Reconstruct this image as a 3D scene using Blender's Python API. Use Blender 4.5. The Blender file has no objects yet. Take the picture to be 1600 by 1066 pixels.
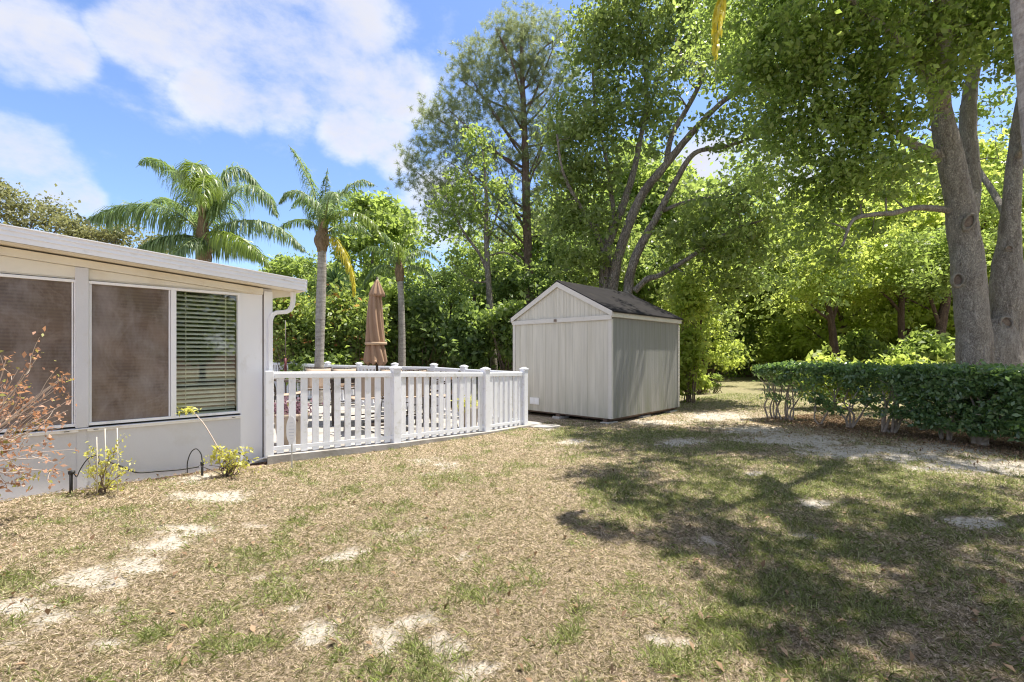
import bpy, math, random
import numpy as np
from mathutils import Vector, Matrix
rng = np.random.default_rng(7)
random.seed(7)
S = bpy.context.scene
COL = S.collection
R = math.radians

# ------------------------------------------------------------------ camera, sky, sun, exposure
EYE, FOC, HOR = 1.4, 740.0, 553.0
cam = bpy.data.objects.new('camera', bpy.data.cameras.new('camera'))
COL.objects.link(cam)
cam.location = (0, 0, EYE)
cam.rotation_euler = (R(90), 0, 0)
cam.data.sensor_width = 36
cam.data.lens = FOC / 1600 * 36
cam.data.shift_y = (HOR - 533) / 1600
cam.data.clip_end = 2000
cam.data.clip_start = 0.05
S.camera = cam
S.view_settings.view_transform = 'Standard'
S.view_settings.look = 'None'
S.view_settings.gamma = 1
S.view_settings.use_curve_mapping = False
S.view_settings.exposure = 1.52
S.render.engine = 'CYCLES'
S.cycles.max_bounces = 9
S.cycles.diffuse_bounces = 7
S.cycles.glossy_bounces = 3
S.cycles.transmission_bounces = 5
S.cycles.transparent_max_bounces = 6
S.cycles.caustics_reflective = False
S.cycles.caustics_refractive = False
S.cycles.use_denoising = True
S.cycles.filter_width = 1.15
S.cycles.sample_clamp_indirect = 4

SUN = Vector((0.33, 0.17, 1.0)).normalized()
SUN_EL = math.asin(SUN.z)
SUN_AZ = math.atan2(SUN.x, SUN.y)
sl = bpy.data.lights.new('sun', 'SUN')
sl.energy = 3.25
sl.angle = R(0.55)
sl.color = (1.0, 0.94, 0.82)
so = bpy.data.objects.new('sun', sl)
COL.objects.link(so)
so.rotation_euler = SUN.to_track_quat('Z', 'Y').to_euler()
so.location = (20, 12, 60)

W = bpy.data.worlds.new('World')
S.world = W
W.use_nodes = True
nt = W.node_tree
N_, L_ = nt.nodes, nt.links
bg = N_['Background']
bg.inputs[1].default_value = 0.15
sky = N_.new('ShaderNodeTexSky')
sky.sky_type = 'NISHITA'
sky.sun_disc = False
sky.sun_elevation = SUN_EL
sky.sun_rotation = SUN_AZ
sky.altitude = 0
sky.air_density = 1.0
sky.dust_density = 0.6
sky.ozone_density = 1.6
tc = N_.new('ShaderNodeTexCoord')


def wn(kind, **kw):
    n = N_.new(kind)
    for k, v in kw.items():
        setattr(n, k, v)
    return n


def wmath(op, a, b=None, c=None):
    n = wn('ShaderNodeMath', operation=op)
    for i, v in enumerate((a, b, c)):
        if v is None:
            continue
        if isinstance(v, (int, float)):
            n.inputs[i].default_value = v
        else:
            L_.new(v, n.inputs[i])
    return n.outputs[0]


dirv = tc.outputs['Generated']
# broad drifting cloud banks, each a lobe round a direction in the sky, frayed by noise
n1 = wn('ShaderNodeTexNoise')
n1.inputs['Scale'].default_value = 3.6
n1.inputs['Detail'].default_value = 9
n1.inputs['Roughness'].default_value = 0.58
n1.inputs['Distortion'].default_value = 0.25
mp = wn('ShaderNodeMapping')
mp.inputs['Scale'].default_value = (1, 1, 1.7)
L_.new(dirv, mp.inputs[0])
L_.new(mp.outputs[0], n1.inputs['Vector'])
n2 = wn('ShaderNodeTexNoise')
n2.inputs['Scale'].default_value = 13
n2.inputs['Detail'].default_value = 7
n2.inputs['Roughness'].default_value = 0.6
L_.new(mp.outputs[0], n2.inputs['Vector'])
lobes = [(45, 60, 70), (100, 75, 40), (195, 55, 42), (240, 50, 60), (330, 30, 75), (420, 45, 95), (520, 30, 95), (505, 105, 75),
         (385, 125, 55), (325, 150, 40), (370, 165, 35), (440, 140, 50), (570, 120, 60), (625, 140, 45), (550, 205, 42), (610, 230, 36), (35, 245, 62), (85, 280, 48), (15, 300, 50), (130, 310, 26),
         (1150, 60, 60), (1260, 230, 80), (1100, 260, 50), (690, 330, 50),
         (-500, 0, 300), (-300, -900, 500), (900, -900, 420), (2300, 100, 400)]
FILL_CLOUDS = [(-1, -.6, .7, .7), (0, -1, .8, .8), (1, -.7, .7, .7), (.2, -.2, 1, .45), (1, .1, .8, .5), (-1, .3, 1.0, .45)]  # unseen cloud banks behind and overhead, added as fill light
acc = None
for (px, py, rp) in lobes:
    v = Vector(((px - 800) / FOC, 1, (HOR - py) / FOC))
    ang = 1.08 * rp / FOC / (v.length ** 1.3)
    v.normalize()
    dn = wn('ShaderNodeVectorMath', operation='DOT_PRODUCT')
    L_.new(dirv, dn.inputs[0])
    dn.inputs[1].default_value = v
    mr = wn('ShaderNodeMapRange', interpolation_type='SMOOTHSTEP')
    L_.new(dn.outputs['Value'], mr.inputs[0])
    mr.inputs[1].default_value = math.cos(ang * 1.55)
    mr.inputs[2].default_value = 1.0 - (1.0 - math.cos(ang * 1.55)) * .02
    acc = mr.outputs[0] if acc is None else wmath('MAXIMUM', acc, wmath('ADD', mr.outputs[0], wmath('MULTIPLY', acc, 0.25)))
for (vx, vy, vz, ang) in FILL_CLOUDS:
    dn = wn('ShaderNodeVectorMath', operation='DOT_PRODUCT')
    L_.new(dirv, dn.inputs[0])
    dn.inputs[1].default_value = Vector((vx, vy, vz)).normalized()
    mr = wn('ShaderNodeMapRange', interpolation_type='SMOOTHSTEP')
    L_.new(dn.outputs['Value'], mr.inputs[0])
    mr.inputs[1].default_value = math.cos(ang * 1.3)
    mr.inputs[2].default_value = math.cos(ang * .3)
    acc = wmath('MAXIMUM', acc, mr.outputs[0])
acc = wmath('MINIMUM', acc, 1.0)
dens = wmath('ADD', wmath('MULTIPLY', acc, 0.50), wmath('ADD', wmath('MULTIPLY', n1.outputs[0], 1.45), wmath('MULTIPLY', n2.outputs[0], 0.85)))
cr = wn('ShaderNodeMapRange', interpolation_type='SMOOTHSTEP')
L_.new(dens, cr.inputs[0])
cr.inputs[1].default_value = 1.22
cr.inputs[2].default_value = 1.92
cr.inputs[4].default_value = 0.97
thick = wn('ShaderNodeMapRange', interpolation_type='SMOOTHSTEP')
L_.new(wmath('ADD', wmath('MULTIPLY', acc, 0.5), wmath('ADD', wmath('MULTIPLY', n1.outputs[0], 0.55), wmath('MULTIPLY', n2.outputs[0], 0.5))), thick.inputs[0])
thick.inputs[1].default_value = 0.80
thick.inputs[2].default_value = 1.16
ccol = wn('ShaderNodeMix', data_type='RGBA')
L_.new(thick.outputs[0], ccol.inputs[0])
ccol.inputs[6].default_value = (2.6, 2.6, 2.66, 1)
ccol.inputs[7].default_value = (1.95, 1.98, 2.2, 1)
hue = wn('ShaderNodeMix', data_type='RGBA', blend_type='MULTIPLY')
hue.inputs[0].default_value = 1.0
L_.new(sky.outputs[0], hue.inputs[6])
hue.inputs[7].default_value = (0.45, 0.49, 0.585, 1)
mx = wn('ShaderNodeMix', data_type='RGBA')
L_.new(cr.outputs[0], mx.inputs[0])
L_.new(hue.outputs[2], mx.inputs[6])
L_.new(ccol.outputs[2], mx.inputs[7])
L_.new(mx.outputs[2], bg.inputs[0])


# ------------------------------------------------------------------ helpers
def P(px, py, d):
    return np.array([(px - 800) / FOC * d, d, EYE - (py - HOR) / FOC * d])


AX = np.array([0.697, 0.717, 0.0])      # along the house wall and the fence, away from the camera
NX = np.array([0.717, -0.697, 0.0])     # out of the house wall
BX = -NX
UP = np.array([0, 0, 1.0])
HC = np.array([-3.24, 6.39, 0.0])       # house corner


def gz(x, y):
    t = (x + 3.24) * 0.697 + (y - 6.39) * 0.717
    return -0.02 - 0.013 * np.clip(t, 0, 7)


def G(px, py):
    d = (EYE + 0.08) * FOC / (py - HOR)
    for _ in range(3):
        x = (px - 800) / FOC * d
        d = (EYE - gz(x, d)) * FOC / (py - HOR)
    x = (px - 800) / FOC * d
    return np.array([x, d, gz(x, d)])


class MB:
    def __init__(s):
        s.v, s.f, s.n = [], [], 0

    def add(s, v, f):
        v = np.asarray(v, float)
        s.v.append(v)
        s.f += [tuple(int(i) + s.n for i in q) for q in f]
        s.n += len(v)

    def box(s, o, a, b, c, la, lb, lc):
        """box spanning la/lb/lc = (min,max) along the axes a,b,c from o"""
        o, a, b, c = (np.asarray(q, float) for q in (o, a, b, c))
        v = [o + a * la[i] + b * lb[j] + c * lc[k] for i in (0, 1) for j in (0, 1) for k in (0, 1)]
        s.add(v, [(0, 1, 3, 2), (4, 6, 7, 5), (0, 4, 5, 1), (2, 3, 7, 6), (0, 2, 6, 4), (1, 5, 7, 3)])

    def prism(s, pts, vec):
        """closed outline pts extruded by vec"""
        pts = np.asarray(pts, float)
        n = len(pts)
        v = np.vstack([pts, pts + np.asarray(vec)])
        s.add(v, [tuple(range(n))[::-1], tuple(range(n, 2 * n))] + [(i, (i + 1) % n, n + (i + 1) % n, n + i) for i in range(n)])

    def tube(s, pts, r, k=8, cap=True, wob=0.0):
        pts = np.asarray(pts, float)
        m = len(pts)
        r = np.broadcast_to(np.asarray(r, float), (m,))
        T = np.gradient(pts, axis=0)
        T /= np.linalg.norm(T, axis=1)[:, None] + 1e-9
        ref = np.array([0, 0, 1.0]) if abs(T[0][2]) < 0.8 else np.array([1.0, 0, 0])
        u = np.cross(T[0], ref)
        u /= np.linalg.norm(u)
        V = []
        an = np.arange(k) / k * 2 * math.pi
        for i in range(m):
            u = u - T[i] * np.dot(u, T[i])
            u /= np.linalg.norm(u) + 1e-9
            w = np.cross(T[i], u)
            rr = r[i] * (1 + wob * (rng.random(k) - .5)) if wob else np.full(k, r[i])
            V.append(pts[i] + (np.outer(np.cos(an) * rr, u) + np.outer(np.sin(an) * rr, w)))
        F = [(i * k + j, i * k + (j + 1) % k, (i + 1) * k + (j + 1) % k, (i + 1) * k + j) for i in range(m - 1) for j in range(k)]
        if cap:
            F += [tuple(range(k))[::-1], tuple((m - 1) * k + j for j in range(k))]
        s.add(np.vstack(V), F)

    def lathe(s, o, prof, k=24, fold=None):
        V = []
        for z, r in prof:
            for j in range(k):
                a = j / k * 2 * math.pi
                rr = r if fold is None else fold(a, z, r)
                V.append((o[0] + rr * math.cos(a), o[1] + rr * math.sin(a), o[2] + z))
        m = len(prof)
        F = [(i * k + j, i * k + (j + 1) % k, (i + 1) * k + (j + 1) % k, (i + 1) * k + j) for i in range(m - 1) for j in range(k)]
        F += [tuple(range(k))[::-1], tuple((m - 1) * k + j for j in range(k))]
        s.add(V, F)


def rootloc(parent):
    x = np.zeros(3)
    while parent is not None:
        x = x + np.array(parent.location)
        parent = parent.parent
    return x


def obj(name, mb, m, parent=None, smooth=False, bevel=0, **tags):
    me = bpy.data.meshes.new(name)
    if isinstance(mb, MB):
        v = np.vstack(mb.v) - rootloc(parent)
        me.from_pydata(v.tolist(), [], mb.f)
    else:
        v, f = mb[0] - rootloc(parent), np.asarray(mb[1])
        me.vertices.add(len(v))
        me.vertices.foreach_set('co', v.astype(np.float32).ravel())
        k = f.shape[1]
        me.loops.add(f.size)
        me.loops.foreach_set('vertex_index', f.astype(np.int32).ravel())
        me.polygons.add(len(f))
        me.polygons.foreach_set('loop_start', np.arange(0, f.size, k, dtype=np.int32))
        me.update(calc_edges=True)
    me.materials.append(m)
    if smooth:
        me.polygons.foreach_set('use_smooth', [True] * len(me.polygons))
    me.validate()
    me.update()
    o = bpy.data.objects.new(name, me)
    COL.objects.link(o)
    o.parent = parent
    if bevel:
        b = o.modifiers.new('bevel', 'BEVEL')
        b.width = bevel
        b.segments = 2
        b.limit_method = 'ANGLE'
    for k_, v_ in tags.items():
        o[k_] = v_
    return o


def thing(name, label, cat, loc=(0, 0, 0), group=None):
    o = bpy.data.objects.new(name, None)
    o.empty_display_size = 0.2
    COL.objects.link(o)
    o.location = tuple(float(q) for q in loc)
    o['label'] = label
    o['category'] = cat
    if group:
        o['group'] = group
    return o


def kids(o):
    return [c for c in KID.get(o.name, [])]


def dup(root, loc, rz=0.0, sc=1.0, label=None, group=None, cat=None):
    r = root.copy()
    COL.objects.link(r)
    r.location = tuple(float(q) for q in loc)
    r.rotation_euler = (0, 0, rz)
    r.scale = (sc, sc, sc) if np.isscalar(sc) else sc
    if label:
        r['label'] = label
    if group:
        r['group'] = group
    if cat:
        r['category'] = cat
    for ch in list(root.children):
        c = ch.copy()
        COL.objects.link(c)
        c.parent = r
        for g in list(ch.children):
            d = g.copy()
            COL.objects.link(d)
            d.parent = c
    return r


# ------------------------------------------------------------------ materials
def newmat(name):
    m = bpy.data.materials.new(name)
    m.use_nodes = True
    t = m.node_tree
    return m, t, t.nodes, t.links, t.nodes['Principled BSDF']


def noise(t, scale, detail=5, rough=0.55, vec=None, stretch=None, coord='Object'):
    n = t.nodes.new('ShaderNodeTexNoise')
    n.inputs['Scale'].default_value = scale
    n.inputs['Detail'].default_value = detail
    n.inputs['Roughness'].default_value = rough
    c = t.nodes.new('ShaderNodeTexCoord')
    mpn = t.nodes.new('ShaderNodeMapping')
    if stretch:
        mpn.inputs['Scale'].default_value = stretch
    t.links.new(c.outputs[coord], mpn.inputs[0])
    t.links.new(mpn.outputs[0], n.inputs['Vector'])
    return n.outputs[0]


def ramp(t, fac, stops):
    r = t.nodes.new('ShaderNodeValToRGB')
    e = r.color_ramp.elements
    while len(e) < len(stops):
        e.new(0.5)
    for el, (p, c) in zip(e, stops):
        el.position = p
        el.color = (*c, 1) if len(c) == 3 else c
    t.links.new(fac, r.inputs[0])
    return r.outputs[0]


def mixc(t, fac, a, b, mode='MIX'):
    n = t.nodes.new('ShaderNodeMix')
    n.data_type = 'RGBA'
    n.blend_type = mode
    for i, v in ((0, fac), (6, a), (7, b)):
        if hasattr(v, 'default_value') or hasattr(v, 'is_linked'):
            t.links.new(v, n.inputs[i])
        elif i == 0:
            n.inputs[0].default_value = v
        else:
            n.inputs[i].default_value = (*v, 1)
    return n.outputs[2]


def mth(t, op, a, b=0.0):
    n = t.nodes.new('ShaderNodeMath')
    n.operation = op
    for i, v in enumerate((a, b)):
        if isinstance(v, (int, float)):
            n.inputs[i].default_value = v
        else:
            t.links.new(v, n.inputs[i])
    return n.outputs[0]


def bump(t, h, strength, dist, bs):
    b = t.nodes.new('ShaderNodeBump')
    b.inputs['Strength'].default_value = strength
    b.inputs['Distance'].default_value = dist
    t.links.new(h, b.inputs['Height'])
    t.links.new(b.outputs[0], bs.inputs['Normal'])


def plain(name, col, rough=0.5, var=0.12, scale=6, stretch=None, dirt=None, dscale=1.3, dth=(0.5, 0.75), bmp=0.0, metal=0.0, bscale=40):
    m, t, N, L, bs = newmat(name)
    f = noise(t, scale, 6, 0.6, stretch=stretch)
    a = tuple(min(1, c * (1 - var)) for c in col)
    b = tuple(min(1, c * (1 + var)) for c in col)
    c = ramp(t, f, [(0.3, a), (0.7, b)])
    if dirt:
        df = ramp(t, noise(t, dscale, 8, 0.65, stretch=stretch), [(dth[0], (0, 0, 0)), (dth[1], (1, 1, 1))])
        c = mixc(t, df, c, dirt)
    L.new(c, bs.inputs['Base Color'])
    bs.inputs['Roughness'].default_value = rough
    bs.inputs['Metallic'].default_value = metal
    if bmp:
        bump(t, noise(t, bscale, 6, 0.6, stretch=stretch), bmp, 0.01, bs)
    return m


def leafmat(name, dark, lite, trans, tw=0.45, rough=0.45, clump=1.2, spec=0.5, accent=None, ath=0.9):
    """thin leaves: glossy front, light passing through; tone differs from leaf to leaf and spray to spray"""
    m, t, N, L, bs = newmat(name)
    g = N.new('ShaderNodeNewGeometry')
    f = mth(t, 'ADD', mth(t, 'MULTIPLY', g.outputs['Random Per Island'], 0.55), mth(t, 'MULTIPLY', noise(t, clump, 3, 0.5), 0.5))
    c = ramp(t, f, [(0.25, dark), (0.8, lite)])
    if accent:
        ar = mth(t, 'ADD', mth(t, 'MULTIPLY', g.outputs['Random Per Island'], 0.5), mth(t, 'MULTIPLY', noise(t, 1.7, 2, 0.5), 0.7))
        af = ramp(t, ar, [(ath - 0.02, (0, 0, 0)), (ath, (1, 1, 1))])
        c = mixc(t, af, c, accent)
    L.new(c, bs.inputs['Base Color'])
    bs.inputs['Roughness'].default_value = rough
    bs.inputs['Specular IOR Level'].default_value = spec
    tr = N.new('ShaderNodeBsdfTranslucent')
    tcn = mixc(t, 0.5, c, trans)
    sc = N.new('ShaderNodeMix')
    sc.data_type = 'RGBA'
    sc.blend_type = 'MULTIPLY'
    sc.inputs[0].default_value = 1
    L.new(tcn, sc.inputs[6])
    sc.inputs[7].default_value = (1.6, 1.6, 1.6, 1)
    L.new(sc.outputs[2], tr.inputs[0])
    ms = N.new('ShaderNodeMixShader')
    ms.inputs[0].default_value = tw
    L.new(bs.outputs[0], ms.inputs[1])
    L.new(tr.outputs[0], ms.inputs[2])
    L.new(ms.outputs[0], N['Material Output'].inputs[0])
    return m


def barkmat(name, a, b, moss=None, scale=9, stretch=(1, 1, 0.28), bmp=0.9, crack=0.75):
    m, t, N, L, bs = newmat(name)
    f = noise(t, scale, 10, 0.72, stretch=stretch)
    c = ramp(t, f, [(0.38, a), (0.56, b)])
    if moss:
        c = mixc(t, ramp(t, noise(t, 1.6, 8, 0.66), [(0.50, (0, 0, 0)), (0.66, (.6, .6, .6))]), c, moss)
    v = N.new('ShaderNodeTexVoronoi')
    v.feature = 'DISTANCE_TO_EDGE'
    v.inputs['Scale'].default_value = scale * 3.4
    cc = N.new('ShaderNodeTexCoord')
    mpn = N.new('ShaderNodeMapping')
    mpn.inputs['Scale'].default_value = stretch
    wob = N.new('ShaderNodeTexNoise')
    wob.inputs['Scale'].default_value = scale * 1.2
    wob.inputs['Detail'].default_value = 5
    L.new(cc.outputs['Object'], wob.inputs['Vector'])
    ad = N.new('ShaderNodeMix')
    ad.data_type = 'RGBA'
    ad.blend_type = 'LINEAR_LIGHT'
    ad.inputs[0].default_value = 0.10
    L.new(cc.outputs['Object'], ad.inputs[6])
    L.new(wob.outputs[1], ad.inputs[7])
    L.new(ad.outputs[2], mpn.inputs[0])
    L.new(mpn.outputs[0], v.inputs['Vector'])
    ck = ramp(t, v.outputs['Distance'], [(0.0, (crack, crack, crack)), (0.11, (0, 0, 0))])
    c = mixc(t, ck, c, tuple(x * .5 for x in a))
    fine = noise(t, max(scale * 5, 30), 5, 0.7, stretch=(1, 1, .5))
    c = mixc(t, ramp(t, noise(t, scale * .8, 6, .7), [(0.5, (0, 0, 0)), (0.75, (.3, .3, .3))]), c, tuple(x * .6 for x in a))
    c = mixc(t, 0.35, c, ramp(t, fine, [(0.3, tuple(x * .5 for x in a)), (0.7, tuple(min(1, x * 1.3) for x in b))]))
    L.new(c, bs.inputs['Base Color'])
    bs.inputs['Roughness'].default_value = 0.92
    bs.inputs['Specular IOR Level'].default_value = 0.2
    bump(t, mth(t, 'ADD', mth(t, 'MULTIPLY', f, 2.2), mth(t, 'ADD', mth(t, 'MULTIPLY', ck, -.8), mth(t, 'MULTIPLY', fine, .5))), bmp, 0.06, bs)
    return m


M = {}
M['vinyl'] = plain('white_vinyl', (0.80, 0.81, 0.86), 0.35, 0.03, 3, dirt=(0.52, 0.51, 0.44), dscale=9, dth=(0.54, 0.85))
M['vent'] = plain('white_vent', (0.8, 0.8, 0.8), 0.4, 0.03)
M['alu'] = plain('painted_aluminium', (0.88, 0.885, 0.92), 0.4, 0.04, 1.6, stretch=(1, 1, 0.5), dirt=(0.55, 0.51, 0.45), dscale=3.0, dth=(0.58, 0.85))
M['wallp'] = plain('painted_wall_panel', (0.66, 0.66, 0.695), 0.5, 0.05, 1.4, dirt=(0.56, 0.52, 0.48), dscale=2.2, dth=(0.58, 0.9), bmp=0.15, bscale=60)
M['cream'] = plain('cream_painted_wood', (0.80, 0.765, 0.68), 0.55, 0.05, 2, dirt=(0.68, 0.61, 0.48), dscale=3, dth=(0.5, 0.8))
M['fascia'] = plain('fascia_metal', (0.84, 0.86, 0.93), 0.35, 0.04, 1, stretch=(1, 1, 4), dirt=(0.45, 0.43, 0.42), dscale=5, dth=(0.6, 0.85))
M['seam'] = plain('seam_dirt', (0.10, 0.08, 0.07), 0.9)
M['rooftop'] = plain('roof_panel', (0.6, 0.6, 0.6), 0.5)
M['dark_in'] = plain('room_wall', (0.30, 0.28, 0.24), 0.9)
M['concrete'] = plain('concrete', (0.38, 0.36, 0.34), 0.85, 0.14, 3, dirt=(0.20, 0.18, 0.155), dscale=2.6, dth=(0.45, 0.75), bmp=0.4, bscale=30)
M['black'] = plain('black_plastic', (0.02, 0.02, 0.02), 0.5)
M['frame'] = plain('dark_bronze_metal', (0.045, 0.03, 0.022), 0.45)
M['sling'] = plain('tan_sling', (0.40, 0.31, 0.24), 0.8, 0.08, 30)
M['table'] = plain('table_top', (0.05, 0.035, 0.03), 0.3)
M['canvas'] = plain('umbrella_canvas', (0.34, 0.22, 0.145), 0.9, 0.08, 5, bmp=0.2, dirt=(0.26, 0.165, 0.11), dscale=2.5, dth=(0.5, 0.8))
M['strap'] = plain('tan_strap', (0.46, 0.33, 0.22), 0.8)
M['pot'] = plain('tan_planter', (0.42, 0.35, 0.28), 0.75, 0.1, 5, dirt=(0.3, 0.23, 0.17), dscale=3)
M['soil'] = plain('soil', (0.05, 0.035, 0.02), 0.95)
M['steel'] = plain('galvanised_rod', (0.55, 0.55, 0.55), 0.4, metal=0.5)
M['bamboo'] = plain('pale_cane', (0.62, 0.57, 0.48), 0.6)
M['signw'] = plain('sign_white', (0.82, 0.82, 0.84), 0.4, 0.02)
M['signb'] = plain('sign_print', (0.45, 0.48, 0.58), 0.5)
M['burgundy'] = plain('burgundy_sleeve', (0.12, 0.02, 0.03), 0.5)
M['darkcloth'] = plain('dark_cloth', (0.03, 0.04, 0.05), 0.9)
M['trimw'] = plain('shed_trim', (0.64, 0.61, 0.56), 0.6, 0.06, 3, dirt=(0.42, 0.38, 0.31), dscale=6, dth=(0.58, 0.85))
M['woodfloor'] = plain('shed_skid', (0.12, 0.08, 0.06), 0.9, 0.3, 8)
M['block'] = plain('concrete_block', (0.42, 0.41, 0.39), 0.9, 0.1, 8)

# shed siding: grooved boards with weathering streaks running down
def siding(name, base, stain, green):
    m, t, N, L, bs = newmat(name)
    c = ramp(t, noise(t, 3.0, 7, 0.6, stretch=(4, 4, 0.22)), [(0.3, tuple(x * .86 for x in base)), (0.7, tuple(min(1, x * 1.12) for x in base))])
    c = mixc(t, ramp(t, noise(t, 2.0, 7, 0.62, stretch=(5, 5, 0.16)), [(0.5, (0, 0, 0)), (0.72, (1, 1, 1))]), c, stain)
    cc = N.new('ShaderNodeTexCoord')
    sp = N.new('ShaderNodeSeparateXYZ')
    L.new(cc.outputs['Object'], sp.inputs[0])
    low = N.new('ShaderNodeMapRange')
    L.new(sp.outputs[2], low.inputs[0])
    low.inputs[1].default_value = 1.0
    low.inputs[2].default_value = 0.0
    g = mth(t, 'MULTIPLY', low.outputs[0], ramp(t, noise(t, 1.6, 6, 0.6, stretch=(3, 3, 0.3)), [(0.42, (0, 0, 0)), (0.62, (1, 1, 1))]))
    c = mixc(t, mth(t, 'MULTIPLY', g, 0.7), c, green)
    rot = N.new('ShaderNodeMapRange')
    L.new(mth(t, 'ADD', sp.outputs[2], mth(t, 'MULTIPLY', noise(t, 9, 5, 0.6), 0.22)), rot.inputs[0])
    rot.inputs[1].default_value = 0.22
    rot.inputs[2].default_value = 0.12
    c = mixc(t, mth(t, 'MULTIPLY', rot.outputs[0], 0.6), c, (0.22, 0.14, 0.09))
    L.new(c, bs.inputs['Base Color'])
    bs.inputs['Roughness'].default_value = 0.75
    bump(t, noise(t, 40, 5, 0.6, stretch=(1, 1, 0.08)), 0.3, 0.01, bs)
    return m


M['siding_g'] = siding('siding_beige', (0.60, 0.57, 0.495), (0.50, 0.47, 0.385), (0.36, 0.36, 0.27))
M['siding_s'] = siding('siding_shaded', (0.275, 0.275, 0.265), (0.23, 0.235, 0.205), (0.15, 0.17, 0.12))  # same boards in darker colours, the side's shade painted in


def shinglemat():
    m, t, N, L, bs = newmat('asphalt_shingle')
    b = N.new('ShaderNodeTexBrick')
    cc = N.new('ShaderNodeTexCoord')
    L.new(cc.outputs['UV'], b.inputs['Vector'])
    b.inputs['Scale'].default_value = 1
    b.inputs['Brick Width'].default_value = 0.3
    b.inputs['Row Height'].default_value = 0.14
    b.inputs['Mortar Size'].default_value = 0.006
    b.inputs['Color1'].default_value = (0.009, 0.0085, 0.01, 1)  # shingle colours darkened to stand in for tree shade on the roof
    b.inputs['Color2'].default_value = (0.02, 0.018, 0.02, 1)
    b.inputs['Mortar'].default_value = (0.02, 0.02, 0.02, 1)
    f = noise(t, 60, 4, 0.7)
    c = mixc(t, 0.5, b.outputs[0], ramp(t, f, [(0.3, (0.03, 0.03, 0.032)), (0.7, (0.035, 0.031, 0.032))]))
    c = mixc(t, ramp(t, noise(t, 2.5, 6, 0.6), [(0.5, (0, 0, 0)), (0.75, (0.5, 0.5, 0.5))]), c, (0.05, 0.045, 0.04))
    L.new(c, bs.inputs['Base Color'])
    bs.inputs['Roughness'].default_value = 0.95
    bs.inputs['Specular IOR Level'].default_value = 0.1
    bump(t, mth(t, 'ADD', b.outputs['Fac'], mth(t, 'MULTIPLY', f, -0.6)), -0.6, 0.01, bs)
    return m


M['shingle'] = shinglemat()


def screenmat():
    """brown sun screen: fine weave, hazy sheen painted in as pale swirls, faint horizontal bands of the blind behind"""
    m, t, N, L, bs = newmat('brown_sun_screen')
    f = noise(t, 2.2, 8, 0.62)
    c = ramp(t, f, [(0.3, (0.095, 0.066, 0.056)), (0.7, (0.17, 0.122, 0.103))])
    cc = N.new('ShaderNodeTexCoord')
    wv = N.new('ShaderNodeTexWave')
    wv.bands_direction = 'Z'
    wv.inputs['Scale'].default_value = 9.0
    wv.inputs['Distortion'].default_value = 1.2
    wv.inputs['Detail'].default_value = 3
    L.new(cc.outputs['Object'], wv.inputs['Vector'])
    c = mixc(t, mth(t, 'MULTIPLY', wv.outputs['Fac'], 0.35), c, (0.19, 0.14, 0.11))
    n2_ = N.new('ShaderNodeTexNoise')
    n2_.inputs['Scale'].default_value = 1.9
    n2_.inputs['Detail'].default_value = 6
    n2_.inputs['Distortion'].default_value = 2.5
    L.new(cc.outputs['Object'], n2_.inputs['Vector'])
    sw = ramp(t, n2_.outputs[0], [(0.50, (0, 0, 0)), (0.58, (0.30, 0.30, 0.30)), (0.63, (0.05, 0.05, 0.05)), (0.68, (0.0, 0.0, 0.0)), (0.71, (0.25, 0.25, 0.25)), (0.8, (0, 0, 0))])
    c = mixc(t, mth(t, 'MULTIPLY', sw, noise(t, 25, 4, 0.7)), c, (0.36, 0.31, 0.29))
    c = mixc(t, mth(t, 'MULTIPLY', ramp(t, noise(t, 3.5, 8, 0.7, stretch=(1, 1, 0.4)), [(0.42, (0, 0, 0)), (0.72, (0.8, 0.8, 0.8))]), 0.8), c, (0.33, 0.29, 0.29))  # hazy sheen mixed into the screen colour as pale blotches
    L.new(c, bs.inputs['Base Color'])
    bs.inputs['Roughness'].default_value = 0.22
    bs.inputs['Specular IOR Level'].default_value = 0.7
    return m


M['screen'] = screenmat()


def glassmat():
    m, t, N, L, bs = newmat('window_glass')
    tr = N.new('ShaderNodeBsdfTransparent')
    tr.inputs[0].default_value = (0.93, 0.95, 0.92, 1)
    gl = N.new('ShaderNodeBsdfGlossy')
    gl.inputs['Roughness'].default_value = 0.02
    ms = N.new('ShaderNodeMixShader')
    ms.inputs[0].default_value = 0.09
    L.new(tr.outputs[0], ms.inputs[1])
    L.new(gl.outputs[0], ms.inputs[2])
    L.new(ms.outputs[0], N['Material Output'].inputs[0])
    return m


M['glass'] = glassmat()
M['slat'] = plain('blind_slat', (0.88, 0.87, 0.77), 0.5)

M['oakleaf'] = leafmat('oak_leaves', (0.075, 0.105, 0.038), (0.27, 0.335, 0.125), (0.42, 0.51, 0.10), 0.52, 0.33)
M['oakleaf2'] = leafmat('laurel_oak_leaves', (0.075, 0.115, 0.035), (0.27, 0.35, 0.115), (0.42, 0.54, 0.09), 0.52, 0.32)
M['lime'] = leafmat('sunlit_yellow_green_leaves', (0.15, 0.22, 0.02), (0.34, 0.40, 0.11), (0.54, 0.60, 0.13), 0.62, 0.5, 0.5, 0.4, (0.40, 0.30, 0.05), 0.97)
M['mid'] = leafmat('mid_green_leaves', (0.09, 0.145, 0.045), (0.28, 0.36, 0.11), (0.42, 0.52, 0.09), 0.52, 0.45, 0.6)
M['deep'] = leafmat('deep_green_leaves', (0.06, 0.11, 0.04), (0.21, 0.29, 0.10), (0.36, 0.47, 0.09), 0.45, 0.4, 0.8)
M['olive'] = leafmat('pale_olive_leaves', (0.12, 0.13, 0.05), (0.28, 0.29, 0.13), (0.3, 0.3, 0.1), 0.4, 0.5)
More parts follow.
